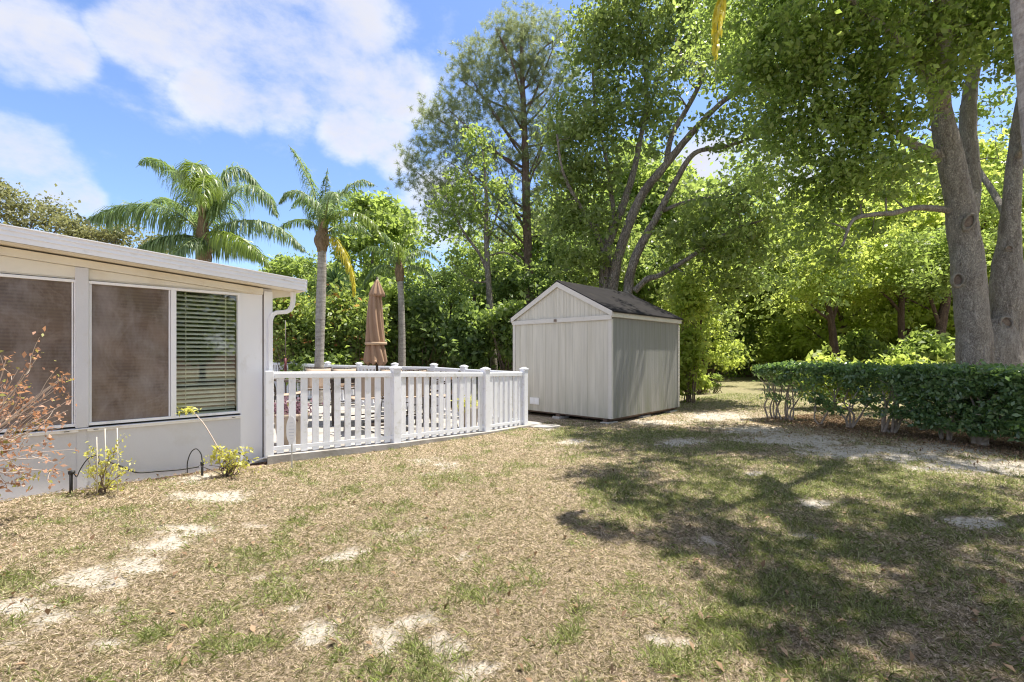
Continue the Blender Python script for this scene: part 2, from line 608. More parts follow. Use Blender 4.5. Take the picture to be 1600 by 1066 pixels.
M['flower'] = leafmat('flowering_shrub_leaves', (0.07, 0.13, 0.04), (0.29, 0.36, 0.11), (0.4, 0.48, 0.08), 0.48, 0.45, 1.0, 0.5, (0.50, 0.17, 0.08), 0.87)
M['hedge'] = leafmat('glossy_hedge_leaves', (0.035, 0.08, 0.04), (0.18, 0.275, 0.12), (0.32, 0.48, 0.08), 0.36, 0.3, 2.0, 0.8, (0.26, 0.44, 0.08), 0.88)
M['needle'] = leafmat('pine_needles', (0.11, 0.15, 0.07), (0.35, 0.41, 0.20), (0.42, 0.45, 0.2), 0.4, 0.45, 1.0)
M['palm'] = leafmat('palm_leaflets', (0.06, 0.105, 0.045), (0.22, 0.30, 0.13), (0.3, 0.42, 0.09), 0.4, 0.5, 1.0, 0.7)
M['palmlime'] = leafmat('fresh_palm_leaflets', (0.09, 0.14, 0.02), (0.22, 0.29, 0.045), (0.28, 0.38, 0.04), 0.4, 0.35, 1.0, 0.6)
M['palmyellow'] = leafmat('yellowing_palm_leaflets', (0.36, 0.32, 0.03), (0.60, 0.52, 0.05), (0.6, 0.54, 0.06), 0.4, 0.45, 1.0)
M['yucca'] = leafmat('spiky_leaves', (0.03, 0.07, 0.03), (0.09, 0.16, 0.06), (0.12, 0.2, 0.05), 0.2, 0.4)
M['redleaf'] = leafmat('pinkish_red_leaves', (0.30, 0.15, 0.09), (0.60, 0.38, 0.28), (0.5, 0.25, 0.1), 0.35, 0.5, 4.0, 0.5, (0.30, 0.32, 0.08), 0.76)
M['yleaf'] = leafmat('yellow_green_leaves', (0.36, 0.36, 0.07), (0.70, 0.68, 0.2), (0.6, 0.6, 0.1), 0.35, 0.5, 3.0)
M['purple'] = leafmat('purple_flowers', (0.10, 0.06, 0.07), (0.30, 0.19, 0.23), (0.4, 0.2, 0.3), 0.3, 0.5, 9.0, 0.5, (0.35, 0.42, 0.05), 0.82)
M['deadleaf'] = leafmat('dead_brown_leaves', (0.14, 0.08, 0.04), (0.38, 0.26, 0.16), (0.3, 0.2, 0.1), 0.1, 0.8)
M['moss'] = leafmat('hanging_moss', (0.14, 0.12, 0.07), (0.28, 0.26, 0.16), (0.25, 0.2, 0.1), 0.3, 0.8)
M['bark'] = barkmat('oak_bark', (0.15, 0.125, 0.11), (0.40, 0.36, 0.32), (0.47, 0.46, 0.44), 5)
M['barkbig'] = barkmat('pale_oak_bark', (0.25, 0.215, 0.195), (0.60, 0.56, 0.525), (0.60, 0.585, 0.57), 9, (1, 1, 0.30), 1.0, .5)
M['barkred'] = barkmat('pine_bark', (0.15, 0.10, 0.08), (0.40, 0.30, 0.25))
M['barkdark'] = barkmat('dark_bark', (0.07, 0.05, 0.04), (0.24, 0.17, 0.13))
M['palmbark'] = barkmat('palm_trunk', (0.24, 0.21, 0.19), (0.48, 0.45, 0.42), (0.34, 0.30, 0.27), 5, (0.5, 0.5, 3.5), 0.4, .25)
M['palmboot'] = barkmat('palm_crownshaft', (0.16, 0.11, 0.07), (0.36, 0.26, 0.17), None, 8, (2, 2, 0.4), 0.6, .3)
M['rachis'] = plain('frond_stem', (0.20, 0.24, 0.07), 0.5)
M['woodcut'] = plain('cut_wood', (0.20, 0.155, 0.125), 0.85, 0.4, 20)
M['knot'] = barkmat('knot_collar', (0.30, 0.26, 0.23), (0.54, 0.50, 0.46), None, 16, (1, 1, 1), 0.7)
M['twig'] = plain('pale_twig', (0.50, 0.41, 0.35), 0.7)
M['twigd'] = plain('brown_twig', (0.20, 0.14, 0.10), 0.8)
M['hedgestem'] = plain('grey_hedge_stem', (0.34, 0.28, 0.23), 0.9, 0.35, 14)

# ------------------------------------------------------------------ ground
def vnoise(x, y, s, seed=0):
    """smooth value noise in plan, several octaves, 0..1"""
    out, amp, tot = 0.0, 1.0, 0.0
    for o in range(4):
        r = np.random.default_rng(100 + seed * 10 + o)
        g = r.random((64, 64))
        u, v = x * s * 2 ** o + 13.7 * o, y * s * 2 ** o + 7.1 * o
        i, j = np.floor(u).astype(int), np.floor(v).astype(int)
        fu, fv = u - i, v - j
        fu, fv = fu * fu * (3 - 2 * fu), fv * fv * (3 - 2 * fv)
        q = lambda a, b: g[a % 64, b % 64]
        out = out + amp * ((q(i, j) * (1 - fu) + q(i + 1, j) * fu) * (1 - fv) + (q(i, j + 1) * (1 - fu) + q(i + 1, j + 1) * fu) * fv)
        tot += amp
        amp *= 0.55
    return out / tot


# bare sand patches (px, py, half-width px, half-height px) measured on the lawn
SAND = [(160, 905, 55, 24), (215, 885, 50, 22), (250, 850, 45, 14), (290, 832, 40, 10), (340, 775, 70, 11), (300, 745, 36, 10), (400, 822, 20, 6), (545, 865, 30, 9),
        (483, 985, 28, 22), (440, 958, 20, 8), (610, 985, 34, 30), (660, 965, 40, 12), (700, 1000, 45, 24), (740, 1040, 60, 22), (40, 945, 60, 14), (100, 965, 30, 12), (405, 905, 20, 7), (180, 1008, 25, 7), (30, 1000, 30, 12),
        (1050, 1000, 26, 12), (1100, 845, 22, 12), (730, 870, 16, 6), (1270, 786, 38, 6), (1255, 840, 20, 6), (1520, 818, 50, 9), (1120, 650, 65, 9), (1020, 660, 50, 6), (1250, 688, 100, 11), (1340, 705, 120, 12),
        (1430, 715, 90, 10), (1540, 728, 120, 14), (1480, 700, 110, 14), (1180, 672, 60, 7), (900, 690, 30, 5), (1070, 690, 50, 7), (1180, 740, 30, 5), (860, 668, 20, 5), (960, 750, 0, 0), (1180, 610, 30, 5)]
GREEN = [(420, 935, 70, 20, .7), (370, 1010, 60, 26, 1.), (680, 1020, 45, 28, 1.1), (640, 935, 40, 12, .5), (50, 905, 60, 22, .9), (90, 940, 40, 10, .9), (460, 820, 50, 12, .6), (360, 862, 40, 12, .6), (560, 890, 60, 16, .5), (240, 745, 50, 10, .8), (60, 820, 60, 16, .5),
         (960, 760, 60, 22, .8), (1010, 790, 90, 30, .8), (1060, 870, 60, 30, .7), (1180, 760, 150, 40, .9), (1350, 740, 200, 45, 1.), (1500, 780, 150, 45, .9), (1250, 850, 140, 45, .9), (1200, 930, 130, 50, .9), (1340, 960, 120, 50, .8), (1130, 990, 90, 50, .8),
         (950, 930, 70, 30, .5), (1000, 680, 140, 16, .9), (880, 680, 60, 14, .9), (1150, 700, 120, 14, .8), (1450, 860, 120, 50, .5), (1560, 960, 70, 50, .7), (1050, 1030, 90, 40, .6), (1280, 1040, 110, 40, .7), (730, 745, 100, 14, .4), (820, 730, 80, 12, .5), (1130, 595, 90, 10, .7), (300, 1040, 60, 20, .5), (900, 850, 60, 30, .3)]


def blobs(x, y, L):
    out = np.zeros_like(x)
    for b in L:
        if b[2] == 0:
            continue
        c = G(b[0], b[1])
        e = G(b[0] + b[2], b[1])
        t = G(b[0], b[1] + b[3])
        rx = abs(e[0] - c[0])
        q = G(b[0], b[1] - min(b[3], (b[1] - HOR) * .5))
        ry = (q[1] - t[1]) / 2
        # the patch axis runs away from the camera
        k = c[0] / c[1]
        dx = (x - c[0]) - k * (y - c[1])
        dy = y - c[1]
        w = b[4] if len(b) > 4 else 1.0
        out = np.maximum(out, w * np.exp(-((dx / rx) ** 2 + (dy / ry) ** 2)))
    return out


def fields(x, y):
    x0_, y0_ = x, y
    x = x + .30 * (vnoise(x0_, y0_, 2.3, 11) - .5) + .14 * (vnoise(x0_, y0_, 9, 12) - .5)
    y = y + .30 * (vnoise(x0_, y0_, 2.1, 13) - .5) + .14 * (vnoise(x0_, y0_, 9, 14) - .5)
    nf = vnoise(x, y, 1.7, 1)
    nc = vnoise(x, y, 5.0, 2)
    nx_ = vnoise(x, y, 14, 21)
    sand = np.clip((1.3 * blobs(x, y, SAND) + 0.9 * (nc - .5) + 0.5 * (nf - .5) + 1.5 * (nx_ - .5) - 0.40) * 1.7, 0, .85)
    sand = np.maximum(sand, np.clip((vnoise(x, y, 1.2, 7) + .35 * nc - 0.93) * 6, 0, 0.6))
    green = np.clip((blobs(x, y, GREEN) + 0.9 * (nf - .5) + 0.7 * (nc - .5) - 0.22) * 1.9, 0, 1)
    green = np.maximum(green, np.clip((nc + .5 * nf + .5 * vnoise(x, y, 17, 33) - 1.03) * 3.2, 0, .7))
    # mulch and leaf litter beneath the hedge and under the big trees
    hx, hy = 6.16 + .457 * 0, 10.46
    dx, dy = x - 6.16, y - 10.46
    al = dx * .457 - dy * .889
    ac = dx * .889 + dy * .457
    mul = np.clip(1.25 - np.abs(ac - .75) / .95, 0, 1) * np.clip((al + .3) / .8, 0, 1) * np.clip(.7 + (nf - .4) * 2, 0, 1)
    dw = (x + 3.24) * .717 + (y - 6.39) * -.697
    mul = np.maximum(mul, np.clip((.16 + .12 * nf - dw) / .08, 0, 1) * (x < -2.9))
    far = np.clip((y - 14) / 10, 0, 1)
    mul = np.maximum(mul, np.clip((np.hypot(x * .8, y) - 33) / 4, 0, 1))
    green = np.maximum(green, np.clip((y - 11.5) / 5, 0, 1) * np.clip(.5 + .9 * nf, 0, 1))
    sand = sand * np.clip(1 - (y - 13) / 4, 0, 1)
    sand = sand * (1 - far) * (1 - mul)
    rt = np.clip((x - .6 + .15 * (y - 5)) / 1.6, 0, 1) * np.clip((9.5 - y) / 2, 0, 1)
    green = np.maximum(green, rt * np.clip((.8 * nf + .6 * nc - .45) * 2.0, 0, .85))
    return sand, green * (1 - sand), mul


def axis(lo, hi, step, far):
    a = list(np.arange(lo, hi, step))
    s = step
    while a[-1] < far:
        s *= 1.22
        a.append(a[-1] + s)
    s = step
    while a[0] > -far:
        s *= 1.22
        a.insert(0, a[0] - s)
    return np.array(a)


gx, gy = axis(-7, 9.5, 0.055, 700), axis(0.6, 15, 0.06, 700)
XX, YY = np.meshgrid(gx, gy, indexing='ij')
sd, gr, ml = fields(XX, YY)
ZZ = gz(XX, YY) + 0.035 * (vnoise(XX, YY, .9, 3) - .5) + 0.018 * (vnoise(XX, YY, 7, 4) - .5) * (np.abs(XX) < 9) * (np.abs(YY) < 15) - 0.012 * sd + 0.006 * ml
# level under the patio and the shed
inpat = ((XX + 3.18) * .717 + (YY - 6.2) * -.697 < 0) & (YY < 20) & (YY > 3)
ZZ = np.where(inpat, gz(XX, YY) - .02, ZZ)
ni, nj = XX.shape
idx = np.arange(ni * nj).reshape(ni, nj)
F = np.stack([idx[:-1, :-1], idx[1:, :-1], idx[1:, 1:], idx[:-1, 1:]], -1).reshape(-1, 4)


def groundmat():
    m, t, N, L, bs = newmat('lawn_soil_and_thatch')
    def at(nm):
        a = N.new('ShaderNodeAttribute')
        a.attribute_name = nm
        return a.outputs['Fac']
    fine = noise(t, 90, 6, 0.7)
    med = noise(t, 14, 6, 0.65)
    base = ramp(t, mth(t, 'ADD', mth(t, 'MULTIPLY', fine, .6), mth(t, 'MULTIPLY', med, .4)), [(0.34, (0.085, 0.06, 0.04)), (0.46, (0.30, 0.225, 0.16)), (0.60, (0.62, 0.50, 0.385))])
    grn = ramp(t, fine, [(0.3, (0.05, 0.065, 0.02)), (0.7, (0.24, 0.28, 0.09))])
    c = mixc(t, mth(t, 'MULTIPLY', at('green'), 0.6), base, grn)
    snd = ramp(t, mth(t, 'ADD', mth(t, 'MULTIPLY', fine, .5), mth(t, 'MULTIPLY', med, .5)), [(0.3, (0.36, 0.32, 0.27)), (0.55, (0.57, 0.53, 0.47)), (0.75, (0.66, 0.62, 0.56))])
    c = mixc(t, at('sand'), c, snd)
    mul = ramp(t, fine, [(0.3, (0.05, 0.03, 0.02)), (0.7, (0.21, 0.13, 0.085))])
    c = mixc(t, at('mulch'), c, mul)
    L.new(c, bs.inputs['Base Color'])
    bs.inputs['Roughness'].default_value = 0.95
    bs.inputs['Specular IOR Level'].default_value = 0.15
    bump(t, mth(t, 'ADD', fine, mth(t, 'MULTIPLY', med, .8)), 0.9, 0.02, bs)
    return m


M['ground'] = groundmat()
ground = obj('ground', (np.stack([XX, YY, ZZ], -1).reshape(-1, 3), F), M['ground'], None, True, kind='structure')
for nm, arr in (('sand', sd), ('green', gr), ('mulch', ml)):
    a = ground.data.attributes.new(nm, 'FLOAT', 'POINT')
    a.data.foreach_set('value', arr.astype(np.float32).ravel())


# ------------------------------------------------------------------ house (annex with screened windows)
def hb(mb, s0, s1, z0, z1, n0, n1):
    """box on the house wall: s metres back along the wall from its far corner, n metres out of it"""
    mb.box(HC, -AX, NX, UP, (s0, s1), (n0, n1), (z0, z1))


house = thing('house_annex', 'low white house annex with sloping roof edge, screened windows and beige eaves', 'house', HC)
SL = 0.074
ztop = lambda s: 2.235 + SL * (s + .35)          # underside of the roof above the wall
WT = 7.5
# wall: lower panel, pieces between the windows, head panel that rises with the roof
m = MB()
hb(m, 0.0, WT, -0.08, 0.60, -0.12, 0.0)
hb(m, 0.0, .36, 0.60, 2.19, -0.12, 0.0)
hb(m, 1.86, 1.93, 0.60, 2.19, -0.12, 0.0)
hb(m, 3.36, WT, 0.60, 2.19, -0.12, 0.0)
o3 = lambda s, z, n: HC - AX * s + UP * z + NX * n
m.prism([o3(0, 2.19, 0), o3(WT, 2.19, 0), o3(WT, ztop(WT), 0), o3(0, ztop(0), 0)], -NX * .12)
m.box(HC, AX, BX, UP, (-.12, 0), (.12, 7), (-.08, 2.25))
obj('wall', m, M['wallp'], house)
m = MB()
m.prism([o3(.14, 2.205, .0), o3(WT, 2.205, .0), o3(WT, ztop(WT) - .09, .0), o3(.14, ztop(.14) - .09, .0)], NX * .006)
obj('head_panel', m, M['cream'], house)
m = MB()
m.prism([o3(.12, ztop(.12) - .085, .002), o3(WT, ztop(WT) - .085, .002), o3(WT, ztop(WT) - .004, .002), o3(.12, ztop(.12) - .004, .002)], NX * .03)
obj('frieze_board', m, M['cream'], house)
# posts and trims
m = MB(); hb(m, .122, .384, -.02, 2.185, .0015, .006); obj('side_panel', m, M['alu'], house)
m = MB(); hb(m, 1.90 - .05, 1.90 + .055, 0.62, ztop(1.9) - .09, 0.002, 0.035); obj('wall_post', m, M['wallp'], house, bevel=.004)
m = MB(); hb(m, 1.90 - .035, 1.90 + .04, -.04, 0.6, 0.001, 0.008); obj('panel_joint', m, M['wallp'], house)
m = MB(); hb(m, 0.0, .105, 0.0, ztop(0) - .03, 0.002, 0.03); obj('corner_post', m, M['alu'], house, bevel=.004)
m = MB(); hb(m, .106, .118, 0.0, 2.2, 0.001, 0.006); obj('seam', m, M['seam'], house)


def window(s0, s1, z0, z1, split=None):
    w = MB()
    fr = .03
    for a, b, c, d in ((s0 - fr, s1 + fr, z1, z1 + fr), (s0 - fr, s1 + fr, z0 - fr, z0), (s0 - fr, s0, z0, z1), (s1, s1 + fr, z0, z1)):
        hb(w, a, b, c, d, -.05, .022)
    if split:
        hb(w, split - .027, split + .027, z0, z1, -.04, .028)
    fo = obj('window', w, M['alu'], house, bevel=.003)
    return fo


Z0, Z1 = .665, 2.150
w1 = window(.417, 1.84, Z0, Z1, 1.10)
w2 = window(1.965, 3.33, Z0, Z1)
# brown screens hang a little out of true in their frames
for par, a, b in ((w1, 1.132, 1.836), (w2, 1.969, 3.326)):
    sm_ = MB()
    q = []
    nu, nv = 24, 30
    for i in range(nu + 1):
        for j in range(nv + 1):
            s_, z_ = a + (b - a) * i / nu, Z0 + .003 + (Z1 - Z0 - .006) * j / nv
            n_ = -.012 + .004 * math.sin(i * .5 + j * .21) + .003 * math.sin(j * .7 - i * .3)
            q.append(o3(s_, z_, n_))
    sm_.add(q, [(i * (nv + 1) + j, (i + 1) * (nv + 1) + j, (i + 1) * (nv + 1) + j + 1, i * (nv + 1) + j + 1) for i in range(nu) for j in range(nv)])
    obj('insect_screen', sm_, M['screen'], par, True)
    for c_, d_ in ((a, a + .012), (b - .012, b)):
        sb_ = MB()
        hb(sb_, c_, d_, Z0, Z1, -.010, .004)
        obj('screen_frame', sb_, M['alu'], par)
sm_ = MB(); hb(sm_, .418, 1.072, Z0 + .001, Z1 - .001, -.022, -.018); obj('pane', sm_, M['glass'], w1)
sm_ = MB()
for i in range(29):
    z_ = Z1 - .03 - i * .0515
    q = [o3(.425, z_, -.108), o3(1.066, z_, -.108), o3(1.066, z_ - .026, -.064), o3(.425, z_ - .026, -.064)]
    sm_.prism(q, UP * .0022)
for s_ in (.53, .96):
    sm_.box(o3(s_, 0, -.084), AX, NX, UP, (-.001, .001), (-.023, .023), (Z0, Z1))
obj('blind', sm_, M['slat'], w1)
sm_ = MB(); hb(sm_, .386, 3.36, .60, .612, -.05, .045); hb(sm_, .386, 1.86, .575, .60, .0, .03); hb(sm_, 1.93, 3.36, .575, .60, .0, .03); obj('sill', sm_, M['alu'], house, bevel=.003)
for s_ in (.47, 1.79, 2.02, 3.2):
    sm_ = MB()
    hb(sm_, s_ - .02, s_ + .02, .587, .593, .0305, .033)
    obj('weep_hole', sm_, M['black'], house)
# dim room behind the windows
m = MB()
m.box(HC, -AX, -NX, UP, (.13, 6), (3.2, 3.25), (.0, 2.5))
m.box(HC, -AX, -NX, UP, (.13, 6), (.13, 3.2), (-.02, .0))
m.box(HC, -AX, -NX, UP, (.13, .16), (.13, 3.2), (.0, 2.4))
m.box(HC, -AX, -NX, UP, (6, 6.05), (.13, 3.2), (.0, 2.5))
obj('room', m, M['dark_in'], house)
# roof slab, soffit, three-band fascia along the rake
a0, a1, nn = -.35, WT, .25
rl = lambda s, dz, n: o3(s, 2.256 + SL * (s + .35) + dz, n)
m = MB()
m.prism([rl(a0, 0, nn - .012), rl(a1, 0, nn - .012), rl(a1, .10, nn - .012), rl(a0, .10, nn - .012)], -NX * 7)
obj('roof', m, M['rooftop'], house)
m = MB()
m.prism([rl(a0 + .01, -.006, nn - .014), rl(a1, -.006, nn - .014), rl(a1, -.002, nn - .014), rl(a0 + .01, -.002, nn - .014)], -NX * 6.9)
obj('soffit', m, M['cream'], house)
m = MB()
for z0_, z1_, out in ((0.0, .052, .0), (.052, .060, .012), (.060, .098, .004), (.098, .106, .018), (.106, .14, .010), (.14, .149, .03)):
    m.prism([rl(a0, z0_, nn - .01), rl(a1, z0_, nn - .01), rl(a1, z1_, nn - .01), rl(a0, z1_, nn - .01)], NX * (.02 + out))
m.prism([rl(a0 - .012, 0, nn + .01), rl(a0 - .012, .145, nn + .03), rl(a0 - .012, .145, nn - 6), rl(a0 - .012, 0, nn - 6)], -AX * .010)
obj('fascia', m, M['fascia'], house)
m = MB()
m.prism([rl(.0, -.008, -.02), rl(a0 + .03, -.008, -.02), rl(a0 + .03, -.05, -.02), rl(-.0, -.13, -.02)], -NX * .03)
obj('eave_bracket', m, M['cream'], house)
# downspout: square pipe with the two elbows
m = MB()
c0 = HC + AX * -.045 + NX * .075
pp = [c0 + UP * .22, c0 + UP * 1.80, c0 + UP * 1.86 + AX * .005, c0 + UP * 1.925 + AX * .03, c0 + UP * 1.955 + AX * .08, c0 + UP * 1.97 + AX * .20, c0 + UP * 2.0 + AX * .25,
      c0 + UP * 2.06 + AX * .285, c0 + UP * 2.14 + AX * .295, c0 + UP * 2.25 + AX * .295]
m.tube(pp, .036, 4)
obj('downspout', m, M['alu'], house, bevel=.006)

# ------------------------------------------------------------------ patio slab
P1, P2, P3, P4 = P(420, 711, 6.2), P(618, 691, 7.31), P(758.5, 673.5, 8.76), P(818.5, 664, 9.7)
s_of = lambda px: ((P4[0] - (px - 800) / FOC * P4[1]) / (.8 + .6 * (px - 800) / FOC))
BD = np.array([-.8, .6, 0])
def Bk(px):
    q = P4 + BD * s_of(px)
    return q
PZ = lambda q: .076 - .0295 * (((q[0] + 3.18) * .70 + (q[1] - 6.2) * .714) if True else 0)
def patz(x, y):
    t = np.clip(((x - P1[0]) * .70 + (y - P1[1]) * .714), 0, 4.9)
    return np.interp(t, [0, 1.73, 3.66, 4.9], [P1[2], P2[2], P3[2], P4[2]])
pat = [P1 + NX * .10 - AX * .05, P2 + NX * .12, P3 + NX * .13, P4 + NX * .12 + AX * .45, P4 + AX * .5 - NX * .1, P4 + BD * 14 + np.array([.3, .5, 0]), P4 + BD * 14 - np.array([6, 4, 0]), HC + BX * 8, HC - NX * .0 + AX * .01]
m = MB()
top = [np.array([q[0], q[1], patz(q[0], q[1])]) for q in pat]
v = top + [np.array([q[0], q[1], q[2] - .16]) for q in top]
n = len(pat)
ctr = np.mean(top, axis=0); ctr[2] = patz(ctr[0], ctr[1])
v.append(ctr)
m.add(v, [(i, (i + 1) % n, 2 * n) for i in range(n)] + [(i, n + i, n + (i + 1) % n, (i + 1) % n) for i in range(n)])
obj('patio_slab', m, M['concrete'], None, kind='structure')
# darker joint lines and the crack near the second post
m = MB()
q = P4 + NX * .3 + AX * .25
ring = [(q[0] + .34 * math.cos(a) * (1 + .15 * math.sin(3 * a)), q[1] + .22 * math.sin(a) * (1 + .1 * math.cos(2 * a))) for a in np.linspace(0, 2 * math.pi, 20, endpoint=False)]
m.prism([(x, y, gz(x, y) - .03) for x, y in ring], (0, 0, .052))
obj('path', m, M['concrete'], None, kind='structure', bevel=.01)


# ------------------------------------------------------------------ white fences
def fence(name, label, pts, capped=True, Hp=1.13, skip_first=False, pitch=.148, pw=.082, cat='fence', spaced=None):
    root = thing(name, label, cat, pts[0])
    for i, p in enumerate(pts):
        if i == 0 and skip_first:
            continue
        d = pts[min(i + 1, len(pts) - 1)] - pts[max(i - 1, 0)]
        d = d * [1, 1, 0]
        d /= np.linalg.norm(d)
        pn = np.cross(d, UP)
        m = MB()
        ww_ = .05 if i == 0 else .062
        m.box(p, d, pn, UP, (-ww_, ww_), (-ww_, ww_), (-.03, Hp if i else 1.10))
        po = obj('post', m, M['vinyl'], root, bevel=.005)
        if i == 0:
            continue
        m = MB()
        m.box(p, d, pn, UP, (-.074, .074), (-.074, .074), (Hp, Hp + .022))
        vv = [p + d * a * .068 + pn * b * .068 + UP * (Hp + .022) for a, b in ((-1, -1), (1, -1), (1, 1), (-1, 1))]
        v2 = [p + d * a * .02 + pn * b * .02 + UP * (Hp + .05) for a, b in ((-1, -1), (1, -1), (1, 1), (-1, 1))]
        m.add(vv + v2, [(0, 1, 5, 4), (1, 2, 6, 5), (2, 3, 7, 6), (3, 0, 4, 7), (4, 5, 6, 7)])
        obj('cap', m, M['vinyl'], po, bevel=.003)
    for a, b in zip(pts[:-1], pts[1:]):
        d = b - a
        Ln = np.linalg.norm(d * [1, 1, 0])
        dh = d / Ln
        d0 = d * [1, 1, 0] / Ln
        pn = np.cross(d0, UP)
        for nm, z0, z1, th in (('top_rail', 1.04, 1.088, .026), ('bottom_rail', .055, .105, .02)):
            m = MB()
            if nm == 'top_rail':
                prof = [(-.034, z0 - .035), (.034, z0 - .035), (.036, z1 - .02), (.026, z1), (-.026, z1), (-.036, z1 - .02)]
            else:
                prof = [(-th, z0), (th, z0), (th, z1), (-th, z1)]
            m.prism([a + dh * .06 + pn * u + UP * w for u, w in prof], dh * (Ln - .12))
            obj(nm, m, M['vinyl'], root, bevel=.003)
        k = max(2, int(round((Ln - .125) / pitch)))
        for j in range(k):
            t = .0625 + (Ln - .125) * (j + .5) / k
            m = MB()
            wob_ = random.uniform(-.002, .002)
            m.box(a + dh * t + pn * (.0 + wob_), d0, pn, UP, (-pw / 2, pw / 2), (-.0185, .0185), (.012, 1.004))
            obj('picket', m, M['vinyl'], root)
    return root


fence('picket_fence', 'white vinyl picket fence along the front edge of the patio beside the lawn', [P1, P2, P3, P4])
def bp(px, ptop):
    q = Bk(px)
    z = EYE - (ptop - HOR) / FOC * q[1] - 1.18
    return np.array([q[0], q[1], z])
bk = [bp(725, 570.3), bp(678, 567.5), bp(617, 566.8), bp(561, 566), bp(512, 565), bp(458, 563), bp(405, 562)]
bf = fence('picket_fence', 'white vinyl picket fence at the back of the patio behind the chairs', [P4 + BD * .07] + bk, skip_first=True, pitch=.16)

# ------------------------------------------------------------------ shed
SC = np.array([2.13, 10.16, 0.0])
SW, SLn, SH = 2.9, 3.24, 2.20
shed = thing('garden_shed', 'weathered beige garden shed with white trim and dark shingled gable roof', 'shed', (SC[0], SC[1], gz(2.13, 10.16)))
PK = 3.05
def sp(a, b, z):
    return SC + AX * a + BX * b + UP * z
def grooved(mb, o, along, out, L0, pitch_=.205, h0=0.0, h1=lambda u: 2.2):
    """grooved sheet siding as real boards standing proud of their grooves"""
    u = 0.0
    while u < L0 - .01:
        e = min(u + pitch_ - .0035, L0)
        a, b = o + along * u, o + along * e
        mb.prism([a + UP * h0, b + UP * h0, b + UP * h1(e), a + UP * h1(u)], out * .005)
        u += pitch_
m = MB(); grooved(m, sp(0, 0, 0), BX, -AX, SW, h1=lambda u: 2.14)
m.box(sp(0, 0, 0), BX, AX, UP, (0, SW), (0.0, .05), (0, 2.14)); obj('front_wall', m, M['siding_g'], shed)
m = MB()
g_h = lambda u: 2.24 + (PK - 2.30) * (1 - abs(u - SW / 2) / (SW / 2))
grooved(m, sp(-.0, 0, 0), BX, -AX, SW, .1, 2.22, g_h)
m.prism([sp(0, 0, 2.14), sp(0, SW, 2.14), sp(0, SW, 2.24), sp(0, SW / 2, PK - .05), sp(0, 0, 2.24)], AX * .05)
obj('gable_panel', m, M['siding_g'], shed)
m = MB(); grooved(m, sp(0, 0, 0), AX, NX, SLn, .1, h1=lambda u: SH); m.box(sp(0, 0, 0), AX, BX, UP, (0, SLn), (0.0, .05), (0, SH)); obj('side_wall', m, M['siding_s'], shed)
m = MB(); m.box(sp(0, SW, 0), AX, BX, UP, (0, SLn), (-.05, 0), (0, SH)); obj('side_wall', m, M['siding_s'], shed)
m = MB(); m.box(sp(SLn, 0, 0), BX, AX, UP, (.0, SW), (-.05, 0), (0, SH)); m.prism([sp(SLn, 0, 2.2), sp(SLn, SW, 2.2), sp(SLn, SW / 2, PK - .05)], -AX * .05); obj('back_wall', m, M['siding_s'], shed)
for a, b in ((0, 0), (0, SW), (SLn, 0), (SLn, SW)):
    m = MB()
    sa, sb2 = (-1 if a == 0 else 1), (-1 if b == 0 else 1)
    m.box(sp(a, b, 0), AX * sa, BX * sb2, UP, (.008, .022), (-.062, .022), (0.0, 2.15))
    m.box(sp(a, b, 0), AX * sa, BX * sb2, UP, (-.045, .008), (.008, .022), (0.0, 2.15))
    obj('corner_trim', m, M['trimw'], shed, bevel=.003)
m = MB(); m.box(sp(0, 0, 0), BX, -AX, UP, (-.03, SW + .03), (.0225, .045), (2.135, 2.235)); obj('trim_board', m, M['trimw'], shed, bevel=.003)
for sgn in (0, 1):
    m = MB()
    e, k_ = (-.06, SW / 2) if sgn == 0 else (SW + .06, SW / 2)
    m.prism([sp(-.03, e, 2.20), sp(-.03, e, 2.315), sp(-.03, k_, PK + .045), sp(-.03, k_, PK - .08)], -AX * .03)
    obj('rake_board', m, M['trimw'], shed, bevel=.003)
m = MB(); m.box(sp(-.03, 0, 0), AX, NX, UP, (0, SLn + .06), (.01, .07), (2.19, 2.30)); obj('fascia', m, M['trimw'], shed, bevel=.003)
m = MB(); m.box(sp(-.03, SW, 0), AX, BX, UP, (0, SLn + .06), (.01, .07), (2.19, 2.30)); obj('fascia', m, M['trimw'], shed, bevel=.003)
for sgn in (0, 1):
    e = -.10 if sgn == 0 else SW + .10
    sl_ = (PK - 2.29) / (SW / 2 + .06)
    q = [sp(-.055, e, 2.285), sp(SLn + .06, e, 2.285), sp(SLn + .06, SW / 2, PK + .03), sp(-.055, SW / 2, PK + .03)]
    q2 = [x + UP * .035 for x in q]
    me = bpy.data.meshes.new('roof')
    rl_ = rootloc(shed)
    me.from_pydata([tuple(x - rl_) for x in q + q2], [], [(0, 3, 2, 1), (4, 5, 6, 7), (0, 1, 5, 4), (1, 2, 6, 5), (2, 3, 7, 6), (3, 0, 4, 7)])
    uv = me.uv_layers.new(name='UVMap')
    uvc = [(0, 0), (3.35, 0), (3.35, 1.75), (0, 1.75)] * 2
    for lp in me.loops:
        uv.data[lp.index].uv = uvc[lp.vertex_index]
    me.materials.append(M['shingle'])
    ro = bpy.data.objects.new('roof', me)
    COL.objects.link(ro)
    ro.parent = shed
m = MB(); m.prism([sp(-.055, SW / 2 - .12, PK + .005), sp(-.055, SW / 2, PK + .085), sp(-.055, SW / 2 + .12, PK + .005), sp(-.055, SW / 2, PK + .06)], AX * (SLn + .11)); obj('ridge_cap', m, M['shingle'], shed)
m = MB(); m.box(sp(0, 2.18, .24), BX, -AX, UP, (-.15, .15), (.009, .03), (-.085, .085)); vt = obj('vent', m, M['vent'], shed, bevel=.004)
m = MB()
